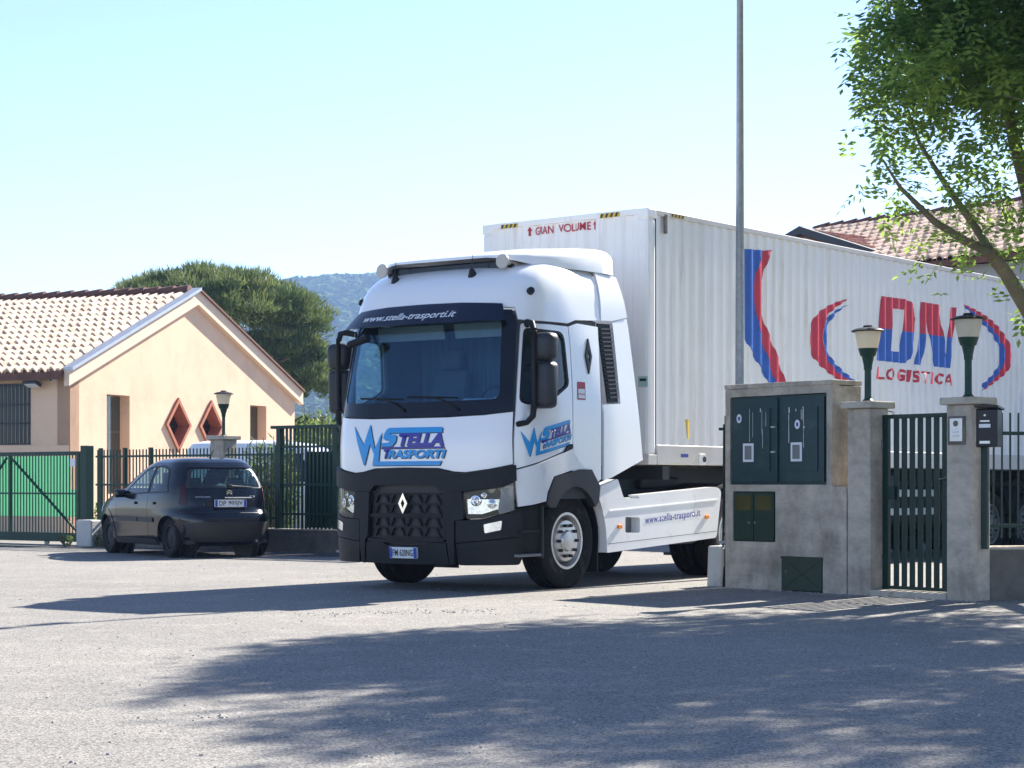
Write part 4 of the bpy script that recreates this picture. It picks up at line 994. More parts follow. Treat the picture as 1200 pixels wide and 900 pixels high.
sheet('grille_lip', [sym([(0, .495), (.30, .50), (.50, .515), (.50, .54), (.28, .53), (0, .53)])], TP, .05, .05, BP, gr, .08, None)
bd = sheet('badge', [[(0, 1.015), (.058, .905), (0, .795), (-.058, .905)], [(0, .955), (.024, .905), (0, .855), (-.024, .905)]], TP, .055, .03, 'chrome', trk, None, None)
npl = sheet('number_plate', [rnd([(-.18, .345), (.18, .345), (.18, .455), (-.18, .455)], .008)], TP, .062, .02, 'plate_white', trk, .1, None)
for a0, a1 in ((-.178, -.138), (.138, .178)): quads('plate_band', [[(a0, .349), (a1, .349), (a1, .451), (a0, .451)]], TP, .065, 0, 'plate_blue', npl)
text('lettering', 'FM', -.13, -.058, .368, .434, TP, .066, 'hazard_black', npl, bold=.01, cu=.06); text('lettering', '620NG', -.035, .13, .368, .434, TP, .066, 'hazard_black', npl, bold=.01, cu=.06)
# company logo: jagged stroke, S with bars, STELLA / TRASPORTI (coordinates in a unit box 0..1 x 0..1)
def logo(parent, mapf, x0, x1, z0, z1, off, rise=0):
    W_, H_ = x1-x0, z1-z0
    T_ = lambda p: (x0+W_*p[0], z0+H_*p[1]+rise*p[0])
    lg = thing_part('logo', parent)
    shapes = [
        ('logo_cyan', [(.0, .97), (.145, .50), (.205, 1.0), (.275, .40), (.345, .80), (.315, .10), (.955, .10), (.97, .12), (.945, .0), (.245, .0), (.262, .28), (.215, .52), (.155, .02), (.14, .02)]),
        ('logo_cyan', [(.955, .90), (.965, .88), (.965, .77), (.44, .77), (.43, .745), (.47, .735), (.50, .735), (.515, .70), (.505, .56), (.47, .47), (.44, .455), (.345, .455), (.35, .54), (.42, .545), (.435, .575), (.42, .61), (.385, .62), (.365, .65), (.375, .77), (.40, .87), (.43, .90)]),
        ('logo_violet', [(.34, .405), (.995, .405), (.985, .445), (.345, .445)]),
    ]
    for dx, dz, o, mm in ((.010, -.018, 0, 'logo_shadow'), (0, 0, .0025, None)):
        for mt, poly in shapes:
            sheet('stroke', [[T_((a+dx, b+dz)) for a, b in poly]], mapf, off+o, 0, mm or mt, lg, .07, .09)
        for mt, body, a0, a1, b0, b1, sh in (('logo_violet', 'TELLA', .515, .985, .46, .765, .35), ('logo_cyan', 'RASPORTI', .415, .985, .17, .375, .3), ('logo_violet', 'T', .355, .425, .17, .395, .3)):
            bm = text2d(body, a0+dx, a1+dx, b0+dz, b1+dz, bold=.045, shear=0, space=.92)
            for v in bm.verts:
                q = T_((v.co.x + sh*.08*(v.co.y-b0)/(b1-b0), v.co.y)); v.co.x, v.co.y = q
            finish2d(bm, mapf, off+o+(.001 if not mm else 0), 0, .07, .09, 'lettering', mm or mt, lg)
    return lg
logo(fp, TP, -.765, .50, 1.300, 1.735, .016)
dr = [o for o in trk.children if o.name.startswith('door')]
for o, s in zip(dr, (1, -1)):
    if s > 0: logo(o, side(1), 1.29, 2.115, 1.36, 1.655, .016, .165)
    else: logo(o, lambda a, z, off: TP(-(3.405-a), z, off), 1.29, 2.115, 1.36, 1.655, .016, -.0)
# roof spoiler
bm = bmesh.new(); rows = []
sp = [(.80, 3.475, 3.492, .60), (.74, 3.465, 3.515, .74), (.62, 3.44, 3.545, .87), (.40, 3.40, 3.59, .99), (.10, 3.40, 3.64, 1.08), (-.30, 3.40, 3.68, 1.14), (-.60, 3.40, 3.715, 1.155), (-.82, 3.40, 3.73, 1.16)]
for (x, zl, zt, hw) in sp:
    ring = []
    for k in range(17):
        a = PI*k/16; e_ = 2/4.5
        ring.append(bm.verts.new((x - .05*(1-abs(C(a)))*0 + .22*(S(a)**.5-1)*(1 if x > .4 else 0)*0, hw*math.copysign(abs(C(a))**e_, C(a)), zl+(zt-zl)*abs(S(a))**e_)))
    rows.append(ring)
for i in range(len(rows)-1):
    for k in range(16): bm.faces.new((rows[i][k], rows[i][k+1], rows[i+1][k+1], rows[i+1][k])).smooth = True
bm.faces.new(rows[-1]); bm.faces.new(rows[0][::-1])
spo = fin('roof_spoiler', bm, WH, trk)
box('roof_vent', (.58, 0, 3.405), (.20, 1.50, .10), 'black_gloss', trk, 0, .02)
# horns, antennas, side marker
for y in (.80, -.80):
    hn = thing_part('air_horn', trk); z = 3.425
    a_ = Matrix.Translation((.78, y, z)) @ Matrix.Rotation(PI/2, 4, 'Y')
    lathe('trumpet', [(0, .010), (.072, .010), (.078, .0), (.078, -.012), (.055, -.02), (.034, -.06), (.024, -.14), (.020, -.42), (0, -.42)], 'horn_cream', hn, a_, 24)
    box('compressor', (.33, y, z-.01), (.10, .09, .09), 'chrome', hn, 0, .012); box('bracket', (.62, y, z-.05), (.05, .05, .08), BP, hn); box('bracket', (.36, y, z-.06), (.05, .05, .08), BP, hn)
for y in (.47, -.62):
    an = thing_part('antenna', trk); p = TP(y*1.05, 3.29, .0)
    lathe('base', [(0, -.01), (.055, -.01), (.04, .03), (.022, .075), (0, .08)], BP, an, Matrix.Translation(p) @ Matrix.Rotation(.25, 4, 'Y'), 14)
    tube('whip', [p+Vector((.02, 0, .07)), p+Vector((.0, 0, .22))], [.006, .003], 'hazard_black', an, 6)
for s in (1, -1):
    p = TP(s*1.29, 3.095, .0); q = TP(s*1.29, 3.095, .05); tube('roof_marker', [p, q], [.042, .036], BP, trk, 14)
# mirrors
for s in (1, -1):
    mi = thing_part('mirror', trk)
    Y = lambda y: s*y
    # upper arm reaches forward over the door top, the post runs down to the lower bracket
    tube('arm', [TP(s*1.30, 2.74, -.01), (.90, Y(1.20), 2.765), (.92, Y(1.27), 2.755), (.92, Y(1.30), 2.66)], [.03, .034, .034, .03], BP, mi, 8)
    tube('arm', [(.92, Y(1.30), 2.70), (.93, Y(1.30), 2.3), (.92, Y(1.30), 1.98), (.92, Y(1.29), 1.86)], [.028, .026, .026, .028], BP, mi, 8)
    tube('arm', [(.92, Y(1.30), 1.92), (.93, Y(1.29), 1.80), (.96, Y(1.24), 1.735), TP(s*1.25, 1.715, -.01)], [.034, .034, .03, .034], BP, mi, 8)
    bm = bmesh.new(); a_box(bm, (.82, Y(1.36), 2.51), (.20, .28, .29), -s*.10, .07, 0, 0, 3)
    for v in bm.verts:
        if v.co.z < 2.5: v.co.y = Y(1.345) + (v.co.y-Y(1.345))*.88
    fin('small_housing', bm, 'grey_plastic', mi, True)
    bm = bmesh.new(); a_box(bm, (.81, Y(1.35), 2.12), (.19, .275, .48), -s*.10, .06, 0, 0, 3)
    for v in bm.verts:
        if v.co.z < 2.0: v.co.y = Y(1.335) + (v.co.y-Y(1.335))*.92
    fin('main_housing', bm, 'grey_plastic', mi, True)
    box('mirror_glass', (.712, Y(1.33), 2.12), (.006, .19, .38), 'chrome', mi, -s*.10); box('mirror_glass', (.717, Y(1.34), 2.51), (.006, .19, .20), 'chrome', mi, -s*.10)
# kerb mirror hanging under the visor
km = thing_part('kerb_mirror', trk); bm = bmesh.new(); a_box(bm, (1.30, -.70, 2.62), (.12, .26, .07), .25, .03, 0, .30); fin('housing', bm, BP, km); tube('arm', [TP(-.80, 2.82, 0), (1.27, -.76, 2.64)], .014, BP, km, 6)
# wipers
for a0, a1 in ((-.05, -.72), (.62, -.02)):
    wi = thing_part('wiper', trk)
    tube('arm', [TP(a0, 1.87, .03), TP(a0*.75+a1*.25, 1.955, .05), TP((a0+a1)/2, 2.0, .035), TP(a1, 2.015, .02)], [.016, .012, .010, .006], BP, wi, 6)
    tube('blade', [TP((a0+a1)/2-.33, 2.01, .012), TP((a0+a1)/2, 2.003, .014), TP((a0+a1)/2+.30, 1.99, .012)], .008, BP, wi, 5)
# interior
ci = thing_part('cabin', trk)
box('floor', (.25, 0, 1.02), (1.5, 2.2, .06), 'cab_interior', ci); box('rear_wall', (-.40, 0, 1.95), (.05, 2.3, 1.9), 'curtain', ci)
bm = bmesh.new(); a_box(bm, (.86, 0, 1.62), (.42, 2.16, .46), 0, .08); a_box(bm, (.74, .52, 1.88), (.25, .60, .16), 0, .05); a_box(bm, (.75, 0, 1.86), (.2, .24, .14), 0, .03); fin('dashboard', bm, 'cab_interior', ci)
box('headlining', (.15, 0, 2.88), (1.35, 2.1, .04), 'cab_lining', ci)
box('document', (.93, .56, 1.955), (.26, .36, .008), 'paper', ci, .2, 0, .35); box('document', (.95, .93, 1.95), (.16, .20, .06), 'paper', ci, .5, .02, .5)
for y in (-.52, .52): box('sun_blind', (.62, y, 2.74), (.03, .9, .16), 'cab_lining', ci, 0, .01, .25)
for y in (.58, -.58):
    bm = bmesh.new(); a_box(bm, (.12, y, 1.55), (.52, .52, .16), 0, .05); a_box(bm, (-.14, y, 1.98), (.14, .50, .80), 0, .06, -.15); a_box(bm, (-.19, y, 2.50), (.10, .30, .22), 0, .04, -.1); fin('seat', bm, 'seat_cloth', ci)
bm = bmesh.new(); mt = Matrix.Translation((.50, .58, 1.93)) @ Matrix.Rotation(R(-62), 4, 'Y')
ring = [mt @ Vector((.23*C(2*PI*k/24), .23*S(2*PI*k/24), 0)) for k in range(25)]; a_tube(bm, ring, .018, 8, False); a_tube(bm, [mt @ Vector((0, .22, 0)), mt @ Vector((0, -.22, 0))], .016, 6); a_tube(bm, [mt @ Vector((0, 0, 0)), (.68, .58, 1.78)], .035, 8); fin('steering_wheel', bm, 'hazard_black', ci)
# chassis, rear axle
ch = thing_part('chassis', trk)
for y in (.42, -.42): box('frame_rail', (-1.75, y, .82), (5.2, .08, .28), 'chassis_black', ch)
for y in (.86, -.86): box('fuel_tank', (-1.80, y, .68), (2.1, .52, .55), 'steel_grey', ch, 0, .08)
box('engine_block', (.35, 0, .75), (1.5, .8, .7), 'chassis_black', ch, 0, .05); tube('axle', [(.08, 1.0, .52), (.08, -1.0, .52)], .08, 'chassis_black', ch, 12); tube('axle', [(-3.45, 1.0, .52), (-3.45, -1.0, .52)], .12, 'chassis_black', ch, 12)
box('fifth_wheel', (-3.05, 0, 1.12), (.9, .9, .14), 'chassis_black', ch, 0, .03); box('radiator_tray', (1.0, 0, .40), (.5, 1.7, .2), 'chassis_black', ch); box('bumper_backing', (1.02, 0, .72), (.30, 1.9, .75), 'hazard_black', ch)
box('rear_light_bar', (-4.1, 0, .7), (.1, 2.3, .2), 'chassis_black', ch)
for s in (1, -1):
    wheel(trk, (.08, s*(1.17-.155), .505), .505, .31, s, 'rubber', 'alu', .29, 10, True)
    wheel(trk, (-3.45, s*1.07, .505), .505, .29, s, 'rubber', 'alu', .29, 10, True); wheel(trk, (-3.45, s*.73, .505), .505, .29, s, 'rubber', 'alu', .29, 10, True)
    bm = bmesh.new(); a0 = [R(10)+R(160)*k/20 for k in range(21)]; r1 = [bm.verts.new((-3.45+.60*C(a), s*1.22, .52+.60*S(a))) for a in a0]; r0_ = [bm.verts.new((-3.45+.60*C(a), s*.55, .52+.60*S(a))) for a in a0]
    for k in range(20): bm.faces.new((r1[k], r1[k+1], r0_[k+1], r0_[k]))
    fin('mudguard', bm, BP, trk, True)
# ============================================================ CONTAINER AND TRAILER
PC = R(38.5); CW, CL = 2.46, 13.6; CZ0, CZ1 = 1.33, 4.265
con = thing('cargo_container', 'white corrugated cargo container with red and blue painted lettering', 'container', (1.56, 21.99, 0), PI/2-PC)
# local: x rearwards, y across (0 = near side), z up
PIT = .205
def corr_brk(x0, x1, pit):
    out = []; k = 0
    while True:
        b = x0 + k*pit
        for q, d in ((0, 0), (.068, 0), (.100, 1), (.168, 1)):
            if b+q*pit/.205 < x1: out.append((b+q*pit/.205, d))
        k += 1
        if x0+k*pit >= x1: break
    return out+[(x1, 0)]
CB = corr_brk(.17, CL-.17, PIT); CBX = [a for a, b in CB]; CBD = [b for a, b in CB]
DEP = .026
def cmap(s, z, off):
    d = interp(s, CBX, CBD)*DEP if .17 < s < CL-.17 else 0
    return Vector((s, .012 + d - off, z))
def corrugated(name, br, fmap, z0, z1, mat, parent):
    bm = bmesh.new(); lo = [bm.verts.new(fmap(a, z0, d)) for a, d in br]; hi = [bm.verts.new(fmap(a, z1, d)) for a, d in br]
    for k in range(len(br)-1): bm.faces.new((lo[k], lo[k+1], hi[k+1], hi[k]))
    return fin(name, bm, mat, parent)
sw = corrugated('side_wall', CB, lambda a, z, d: Vector((a, .012+d*DEP, z)), CZ0+.20, CZ1-.06, 'container_white', con)
corrugated('side_wall', CB, lambda a, z, d: Vector((a, CW-.012-d*DEP, z)), CZ0+.20, CZ1-.06, 'container_white', con)
FB = corr_brk(.12, CW-.14, .27)
fw = corrugated('front_wall', FB, lambda a, z, d: Vector((.014+d*.03, a, z)), CZ0+.20, CZ1-.05, 'container_white', con)
corrugated('rear_wall', FB, lambda a, z, d: Vector((CL-.014-d*.03, a, z)), CZ0+.20, CZ1-.05, 'container_white', con)
box('roof', (CL/2, CW/2, CZ1-.03), (CL-.1, CW-.1, .03), 'container_white', con)
for y in (.035, CW-.035):
    box('top_rail', (CL/2, y, CZ1-.035), (CL-.34, .065, .065), 'container_rail', con, 0, .008)
    box('bottom_rail', (CL/2, y, CZ0+.115), (CL-.36, .07, .23), 'container_rail', con, 0, .012)
for x in (.03, CL-.03):
    box('top_rail', (x, CW/2, CZ1-.03), (.06, CW-.3, .07), 'container_white', con, 0, .008); box('bottom_rail', (x, CW/2, CZ0+.11), (.06, CW-.3, .22), 'container_rail', con, 0, .008)
for x in (.085, CL-.085):
    for y in (.085, CW-.085):
        box('corner_post', (x, y, (CZ0+CZ1)/2), (.165, .165, CZ1-CZ0-.2), 'container_white', con, 0, .045)
        box('corner_casting', (x, y, CZ1-.055), (.172, .172, .12), 'container_white', con, 0, .02); cc = box('corner_casting', (x, y, CZ0+.06), (.172, .172, .12), 'container_rail', con, 0, .012)
tc_ = thing_part('twist_lock', con); box('plate', (1.12, -.004, CZ0+.07), (.13, .012, .13), 'container_white', tc_, 0, .004); tube('hole', [(1.155, -.004, CZ0+.07), (1.155, -.016, CZ0+.07)], .035, 'hazard_black', tc_, 12)
quads('sticker', [[(.66, CZ0+.09), (.82, CZ0+.09), (.82, CZ0+.13), (.66, CZ0+.13)]], lambda a, z, o: Vector((a, -o, z)), .003, 0, 'letter_blue', con)
box('hinge_plate', (.355, .006, CZ1-.15), (.045, .03, .22), 'concrete_dark', con, 0, .004)
CUT = sorted(set(CBX))
def cdecal(name, poly, mat, off=.004): return sheet(name, [poly], cmap, off, 0, mat, sw, CUT, .25)
def smooth_poly(p, n=5):
    p = [Vector(a) for a in p]; p = [2*p[0]-p[1]] + p + [2*p[-1]-p[-2]]; o = []
    for i in range(1, len(p)-2):
        for k in range(n):
            t_ = k/n; o.append(.5*((2*p[i])+(-p[i-1]+p[i+1])*t_+(2*p[i-1]-5*p[i]+4*p[i+1]-p[i+2])*t_*t_+(-p[i-1]+3*p[i]-3*p[i+1]+p[i+2])*t_**3))
    return [tuple(v) for v in o+[p[-2]]]
# tall ribbon beside the pole
bl = smooth_poly([(2.03, 3.50), (2.02, 3.20), (2.09, 2.95), (2.19, 2.83), (2.36, 2.66), (2.53, 2.51), (2.68, 2.34), (2.73, 2.18)], 4)
rd_in = smooth_poly([(2.57, 4.02), (2.46, 3.86), (2.37, 3.66), (2.36, 3.40), (2.42, 3.15), (2.53, 2.90), (2.73, 2.58), (2.86, 2.38), (2.93, 2.18)], 4)
rd_out = smooth_poly([(2.78, 4.05), (2.66, 3.90), (2.57, 3.74), (2.50, 3.50), (2.52, 3.28), (2.61, 3.08), (2.84, 2.79), (3.09, 2.40), (3.16, 2.18)], 4)
cdecal('painted_ribbon', [(2.13, 4.0), (2.07, 3.75)] + bl + rd_in[::-1], 'sign_blue')
cdecal('painted_ribbon', rd_in + rd_out[::-1], 'sign_red')
# left crescent
co = smooth_poly([(4.69, 3.575), (4.36, 3.50), (4.02, 3.38), (3.80, 3.24), (3.70, 3.02), (3.76, 2.79), (4.03, 2.635), (4.48, 2.49), (5.05, 2.425)], 4)
cmid = smooth_poly([(4.66, 3.545), (4.44, 3.46), (4.22, 3.35), (4.08, 3.20), (4.05, 2.98), (4.14, 2.775), (4.42, 2.60), (4.75, 2.50), (5.04, 2.43)], 4)
cin = smooth_poly([(4.78, 3.52), (4.52, 3.42), (4.32, 3.31), (4.18, 3.18), (4.13, 2.98), (4.24, 2.79), (4.52, 2.64), (4.82, 2.53), (5.08, 2.44)], 4)
cm2 = smooth_poly([(4.74, 3.505), (4.46, 3.425), (4.24, 3.33), (4.085, 3.19), (4.055, 2.98), (4.145, 2.77), (4.425, 2.597), (4.755, 2.497), (5.06, 2.43)], 4)
cdecal('painted_crescent', co + cmid[::-1], 'sign_red'); cdecal('painted_crescent', cm2 + cin[::-1], 'sign_blue', .0045)
# right crescent
ro = smooth_poly([(8.22, 3.775), (8.80, 3.69), (9.22, 3.59), (9.55, 3.46), (9.84, 3.29), (9.95, 3.10), (9.80, 2.86), (9.41, 2.69), (8.86, 2.50)], 4)
rm = smooth_poly([(8.30, 3.745), (8.78, 3.62), (9.16, 3.50), (9.44, 3.36), (9.64, 3.22), (9.68, 3.08), (9.58, 2.88), (9.30, 2.71), (8.96, 2.55)], 4)
ri = smooth_poly([(8.32, 3.71), (8.72, 3.58), (9.05, 3.46), (9.30, 3.33), (9.46, 3.20), (9.50, 3.08), (9.42, 2.90), (9.18, 2.74), (8.84, 2.59)], 4)
cdecal('painted_crescent', ro + rm[::-1], 'sign_red'); cdecal('painted_crescent', rm + ri[::-1], 'sign_blue')
# D and N, each red above and blue below
ZM = 3.25
def clip_half(poly, z, above):
    out = []
    for i in range(len(poly)):
        a, b = poly[i-1], poly[i]; ia = (a[1] >= z) == above; ib = (b[1] >= z) == above
        if ia != ib: t_ = (z-a[1])/(b[1]-a[1]); out.append((a[0]+(b[0]-a[0])*t_, z))
        if ib: out.append(b)
    return out
Dp = [(5.51, 2.80), (5.60, 3.22), (5.68, 3.69), (6.40, 3.70), (6.55, 3.675), (6.66, 3.60), (6.70, 3.45), (6.66, 3.15), (6.60, 2.98), (6.52, 2.87), (6.40, 2.81), (6.28, 2.80)]
Dh = [(5.93, 2.95), (6.01, 3.545), (6.33, 3.55), (6.30, 3.25), (6.20, 2.95)]
Np = [(6.67, 2.80), (6.80, 3.25), (6.88, 3.70), (7.43, 3.70), (7.52, 3.40), (7.70, 2.98), (7.72, 3.25), (7.79, 3.69), (7.985, 3.70), (7.93, 3.35), (7.77, 2.80), (7.30, 2.80), (7.16, 3.10), (7.05, 3.47), (6.98, 3.10), (6.87, 2.80)]
def letter(name, outer, hole, lo, mat):
    bm = bmesh.new(); es = []
    for lp in [outer] + ([hole] if hole else []):
        vv = [bm.verts.new((a, b, 0)) for a, b in lp]; es += [bm.edges.new((vv[i], vv[(i+1) % len(vv)])) for i in range(len(vv))]
    bmesh.ops.triangle_fill(bm, use_beauty=True, edges=es, normal=(0, 0, 1))
    bmesh.ops.bisect_plane(bm, geom=bm.verts[:]+bm.edges[:]+bm.faces[:], plane_co=(0, ZM, 0), plane_no=(0, 1, 0), clear_outer=lo, clear_inner=not lo)
    return finish2d(bm, cmap, .004, 0, CUT, .25, name, mat, sw)
for lo, mt in ((False, 'sign_red'), (True, 'sign_blue')):
    letter('painted_letter', Dp, Dh, lo, mt); letter('painted_letter', Np, None, lo, mt)
for k, (ch_, a, b_) in enumerate(zip('LOGISTICA', (5.50, 5.815, 6.10, 6.41, 6.57, 6.86, 7.14, 7.29, 7.60), (.03, .028, .045, .05, .045, .012, .02, .035, .025))):
    wd = .11 if ch_ == 'I' else .25
    text('painted_letter', ch_, a, a+wd+.03, 2.545, 2.715, cmap, .004, 'sign_red', sw, CUT, None, bold=b_, shear=.25)
text('painted_lettering', 'Di com   it', 5.82, 7.15, 2.02, 2.12, cmap, .004, 'hazard_black', sw, CUT, None)
cdecal('painted_mark', [(.775, 1.865), (.90, 1.865), (.855, 1.64), (.82, 1.64)], 'hazard_yellow')
# hazard tape on the top edges
def hazard(mapf, a0, a1, z0, z1, parent):
    hz = quads('hazard_tape', [[(a0, z0), (a1, z0), (a1, z1), (a0, z1)]], mapf, .004, 0, 'hazard_yellow', parent)
    n = 4; st = (a1-a0)/n
    for k in range(n): quads('stripe', [[(a0+st*k, z0), (a0+st*(k+.45), z0), (a0+st*(k+.75), z1), (a0+st*(k+.3), z1)]], mapf, .006, 0, 'hazard_black', hz)
ffm = lambda a, z, o: Vector((-.002-o, CW-a, z))          # front end, a from far corner to near corner
hazard(ffm, .30, .56, 4.20, 4.245, fw); hazard(ffm, 1.78, 2.06, 4.20, 4.25, fw)
hazard(lambda a, z, o: Vector((a, .0-o, z)), .46, .74, 4.21, 4.25, con)
# stencilled words on the front end
fcm = lambda a, z, o: Vector((.008-o + (interp(CW-a, [q for q, d in FB], [d for q, d in FB])*.03 if .12 < CW-a < CW-.14 else 0), CW-a, z))
FCUT = sorted(CW-q for q, d in FB)
text('stencil_lettering', 'GRAN', .80, 1.07, 4.085, 4.18, fcm, .006, 'stencil_red', fw, FCUT, None, bold=.012)
text('stencil_lettering', 'VOLUME', 1.17, 1.62, 4.085, 4.18, fcm, .006, 'stencil_red', fw, FCUT, None, bold=.012)
for a in (.73, 1.68):
    sheet('stencil_arrow', [[(a-.012, 4.08), (a+.012, 4.08), (a+.012, 4.14), (a+.03, 4.14), (a, 4.19), (a-.03, 4.14), (a-.012, 4.14)]], fcm, .006, 0, 'stencil_red', fw, FCUT, None)
gs = quads('sticker', [[(.0, 2.22), (.13, 2.22), (.13, 2.34), (.0, 2.34)]], lambda a, z, o: Vector((-.0-o, .14-a, z)), .006, 0, 'sticker_green', con)
quads('sticker_print', [[(.02, 2.285), (.11, 2.285), (.11, 2.315), (.02, 2.315)]], lambda a, z, o: Vector((-.0-o, .14-a, z)), .008, 0, 'fence_green', gs)
# trailer running gear
tr_ = thing('semi_trailer', 'black semi trailer chassis under the white container', 'trailer', (1.56, 21.99, 0), PI/2-PC)
for y in (.80, 1.66): box('frame_beam', (CL/2+.1, y, 1.13), (CL-.5, .14, .36), 'chassis_black', tr_)
for x in (.4, 3.2, 5.2, 7.4, 9.3, 11.2, 13.2): box('cross_member', (x, CW/2, 1.24), (.14, CW-.06, .16), 'chassis_black', tr_)
for y in (.45, 2.0): box('landing_leg', (3.6, y, .62), (.14, .14, .9), 'chassis_black', tr_, 0, .01); box('landing_foot', (3.6, y, .17), (.28, .26, .04), 'chassis_black', tr_)
for y, o in ((.06, -1), (CW-.06, 1)):
    for z in (.72, .98): box('guard_rail', (6.1, y, z), (2.6, .03, .10), 'alu', tr_, 0, .006)
    for x in (4.95, 6.1, 7.3): box('guard_post', (x, y+(.03 if o < 0 else -.03), .95), (.06, .03, .56), 'chassis_black', tr_)
    box('reflector', (5.6, y+.018*o, .85), (.5, .008, .05), 'tail_red', tr_); box('underrun_beam', (8.35, y, 1.20), (1.0, .03, .06), 'rust_red', tr_)
box('pallet_box', (8.25, CW/2, .80), (.8, CW-.2, .55), 'chassis_black', tr_, 0, .03)
for x in (9.35, 10.66, 11.97):
    tube('axle', [(x, .3, .50), (x, CW-.3, .50)], .09, 'chassis_black', tr_, 12)
    for y, s in ((.25, -1), (CW-.25, 1)):
        wheel(tr_, (x, y, .50), .50, .37, s, 'rubber', 'steel_grey', .29, 10, True)
        bm = bmesh.new(); a0 = [R(15)+R(150)*k/14 for k in range(15)]; r1 = [bm.verts.new((x+.58*C(a), y-.2, .50+.58*S(a))) for a in a0]; r0_ = [bm.verts.new((x+.58*C(a), y+.2, .50+.58*S(a))) for a in a0]
        for k in range(14): bm.faces.new((r1[k], r1[k+1], r0_[k+1], r0_[k]))
        fin('mudguard', bm, 'chassis_black', tr_, True)

# ============================================================ RIGHT HAND WALL, CABINETS, GATE
QO = Vector((2.283, 20.6, 0)); QE = Vector((.643, -.766, 0)); QN = Vector((-.766, -.643, 0)); qrz = math.atan2(QE.y, QE.x)
# local frame of the wall line: x along QE, y = inwards (-QN), so the street side is -y
def qp(s, y): p = QO + QE*s - QN*y; return (p.x, p.y, 0)
uw = thing('utility_wall', 'stained concrete utility wall holding the green metal cabinets', 'wall', QO, qrz)
ZT = 2.11
WM = lambda x, z, o: Vector((x, -o, z))
holes = [(.075, 1.10, 1.415, 2.035)]
sheet('face', [dens([(0, -.02), (1.67, -.02), (1.67, 1.08), (1.481, 1.08), (1.481, 2.125), (0, ZT)], .5), [(.07, 1.10), (1.41, 1.10), (1.41, 2.035), (.07, 2.03)], [(.115, .50), (.715, .50), (.715, 1.03), (.115, 1.03)], [(.80, -.0), (1.36, 0.0), (1.36, .36), (.80, .36)]], WM, 0, .12, 'concrete', uw, None, None)
box('block', (.742, .285, 1.055), (1.478, .33, 2.10), 'concrete', uw); box('block', (1.57, .285, .53), (.19, .33, 1.09), 'concrete', uw)
box('coping', (.742, .225, 2.14), (1.50, .47, .05), 'concrete', uw, 0, .008)
cab = thing('electric_cabinet', 'double door dark teal electricity cabinet with paint drips in the concrete wall', 'cabinet', qp(.07, .0), qrz)
box('frame', (.67, .045, .465+1.10), (1.335, .05, .925), 'cabinet_green', cab, 0, .004)
for k, x0 in enumerate((.03, .68)):
    d = sheet('door', [[(x0, 1.13), (x0+.63, 1.13), (x0+.63, 2.0), (x0, 2.0)]], WM, .004, .03, 'cabinet_green', cab, None, None)
    sheet('raised_panel', [rnd([(x0+.07, 1.24), (x0+.55, 1.24), (x0+.55, 1.90), (x0+.07, 1.90)], .01)], WM, .016, .014, 'cabinet_green', d, None, None)
    xc = x0 + (.25 if k == 0 else .27)
    nt_ = sheet('notice', [[(xc-.075, 1.34), (xc+.075, 1.34), (xc+.075, 1.535), (xc-.075, 1.535)]], WM, .020, .004, 'plate_white', d, None, None)
    quads('notice_print', [[(xc-.05, 1.365), (xc+.05, 1.365), (xc+.05, 1.51), (xc-.05, 1.51)]], WM, .0225, 0, 'steel_grey', nt_)
    sx, sz = (x0+.12, 1.80) if k == 0 else (x0+.285, 1.72)
    so_ = sheet('sticker', [[(sx+.036*C(a), sz+.048*S(a)) for a in [2*PI*q/20 for q in range(20)]]], WM, .0205, 0, 'plate_white', d, None, None)
    quads('sticker_print', [[(sx-.016, sz-.02), (sx+.016, sz-.02), (sx+.016, sz+.02), (sx-.016, sz+.02)]], WM, .022, 0, 'letter_blue', so_)
r5 = random.Random(4)
bm = bmesh.new()
def drip(bm, x, z1, z0, wd):
    n = 7; zs_ = [z1+(z0-z1)*q/n for q in range(n+1)]; vl = [(x-wd*(.5+.5*r5.random()), z) for z in zs_]; vr = [(x+wd*(.5+.5*r5.random()), z) for z in zs_]
    L_ = [bm.verts.new((a, -.0205, z)) for a, z in vl]; R_ = [bm.verts.new((a, -.0205, z)) for a, z in vr]
    for q in range(n): bm.faces.new((L_[q], R_[q], R_[q+1], L_[q+1]))
for x, a, b, w_ in ((.30, 1.90, 1.55, .004), (.345, 1.86, 1.60, .003), (.455, 1.90, 1.86, .008), (.475, 1.88, 1.63, .003), (.53, 1.86, 1.71, .003), (.485, 1.68, 1.48, .004), (.855, 1.90, 1.84, .012), (.85, 1.83, 1.53, .006), (.945, 1.88, 1.855, .007), (1.045, 1.90, 1.76, .008), (1.02, 1.87, 1.77, .005), (1.05, 1.76, 1.48, .004), (1.055, 1.70, 1.68, .014)):
    drip(bm, x, a, b, w_)
tag(fin('paint_drips', bm, 'paint_drip', cab), kind='stuff')
for z in (1.44, 1.70): tube('latch', [(.672, -.01, z), (.672, -.045, z), (.63, -.05, z)], .010, 'alu', cab, 6)
box('centre_strip', (.672, -.018, 1.565), (.045, .012, .86), 'cabinet_green', cab)
mc = thing('meter_cabinet', 'small dark green double meter cabinet low in the concrete wall', 'cabinet', qp(.115, 0), qrz)
box('frame', (.30, .045, .765), (.594, .05, .524), 'meter_green', mc, 0, .004)
for k in (0, 1):
    d = sheet('door', [[(.015+.29*k, .515), (.295+.29*k, .515), (.295+.29*k, 1.015), (.015+.29*k, 1.015)]], WM, .008, .03, 'meter_green', mc, None, None)
    sheet('viewing_pane', [[(.045+.29*k, .83), (.265+.29*k, .83), (.265+.29*k, .985), (.045+.29*k, .985)]], WM, .011, .004, 'meter_window', d, None, None)
    tube('latch', [(.25+.085*k, -.005, .70), (.25+.085*k, -.03, .70)], .014, 'steel_grey', d, 8)
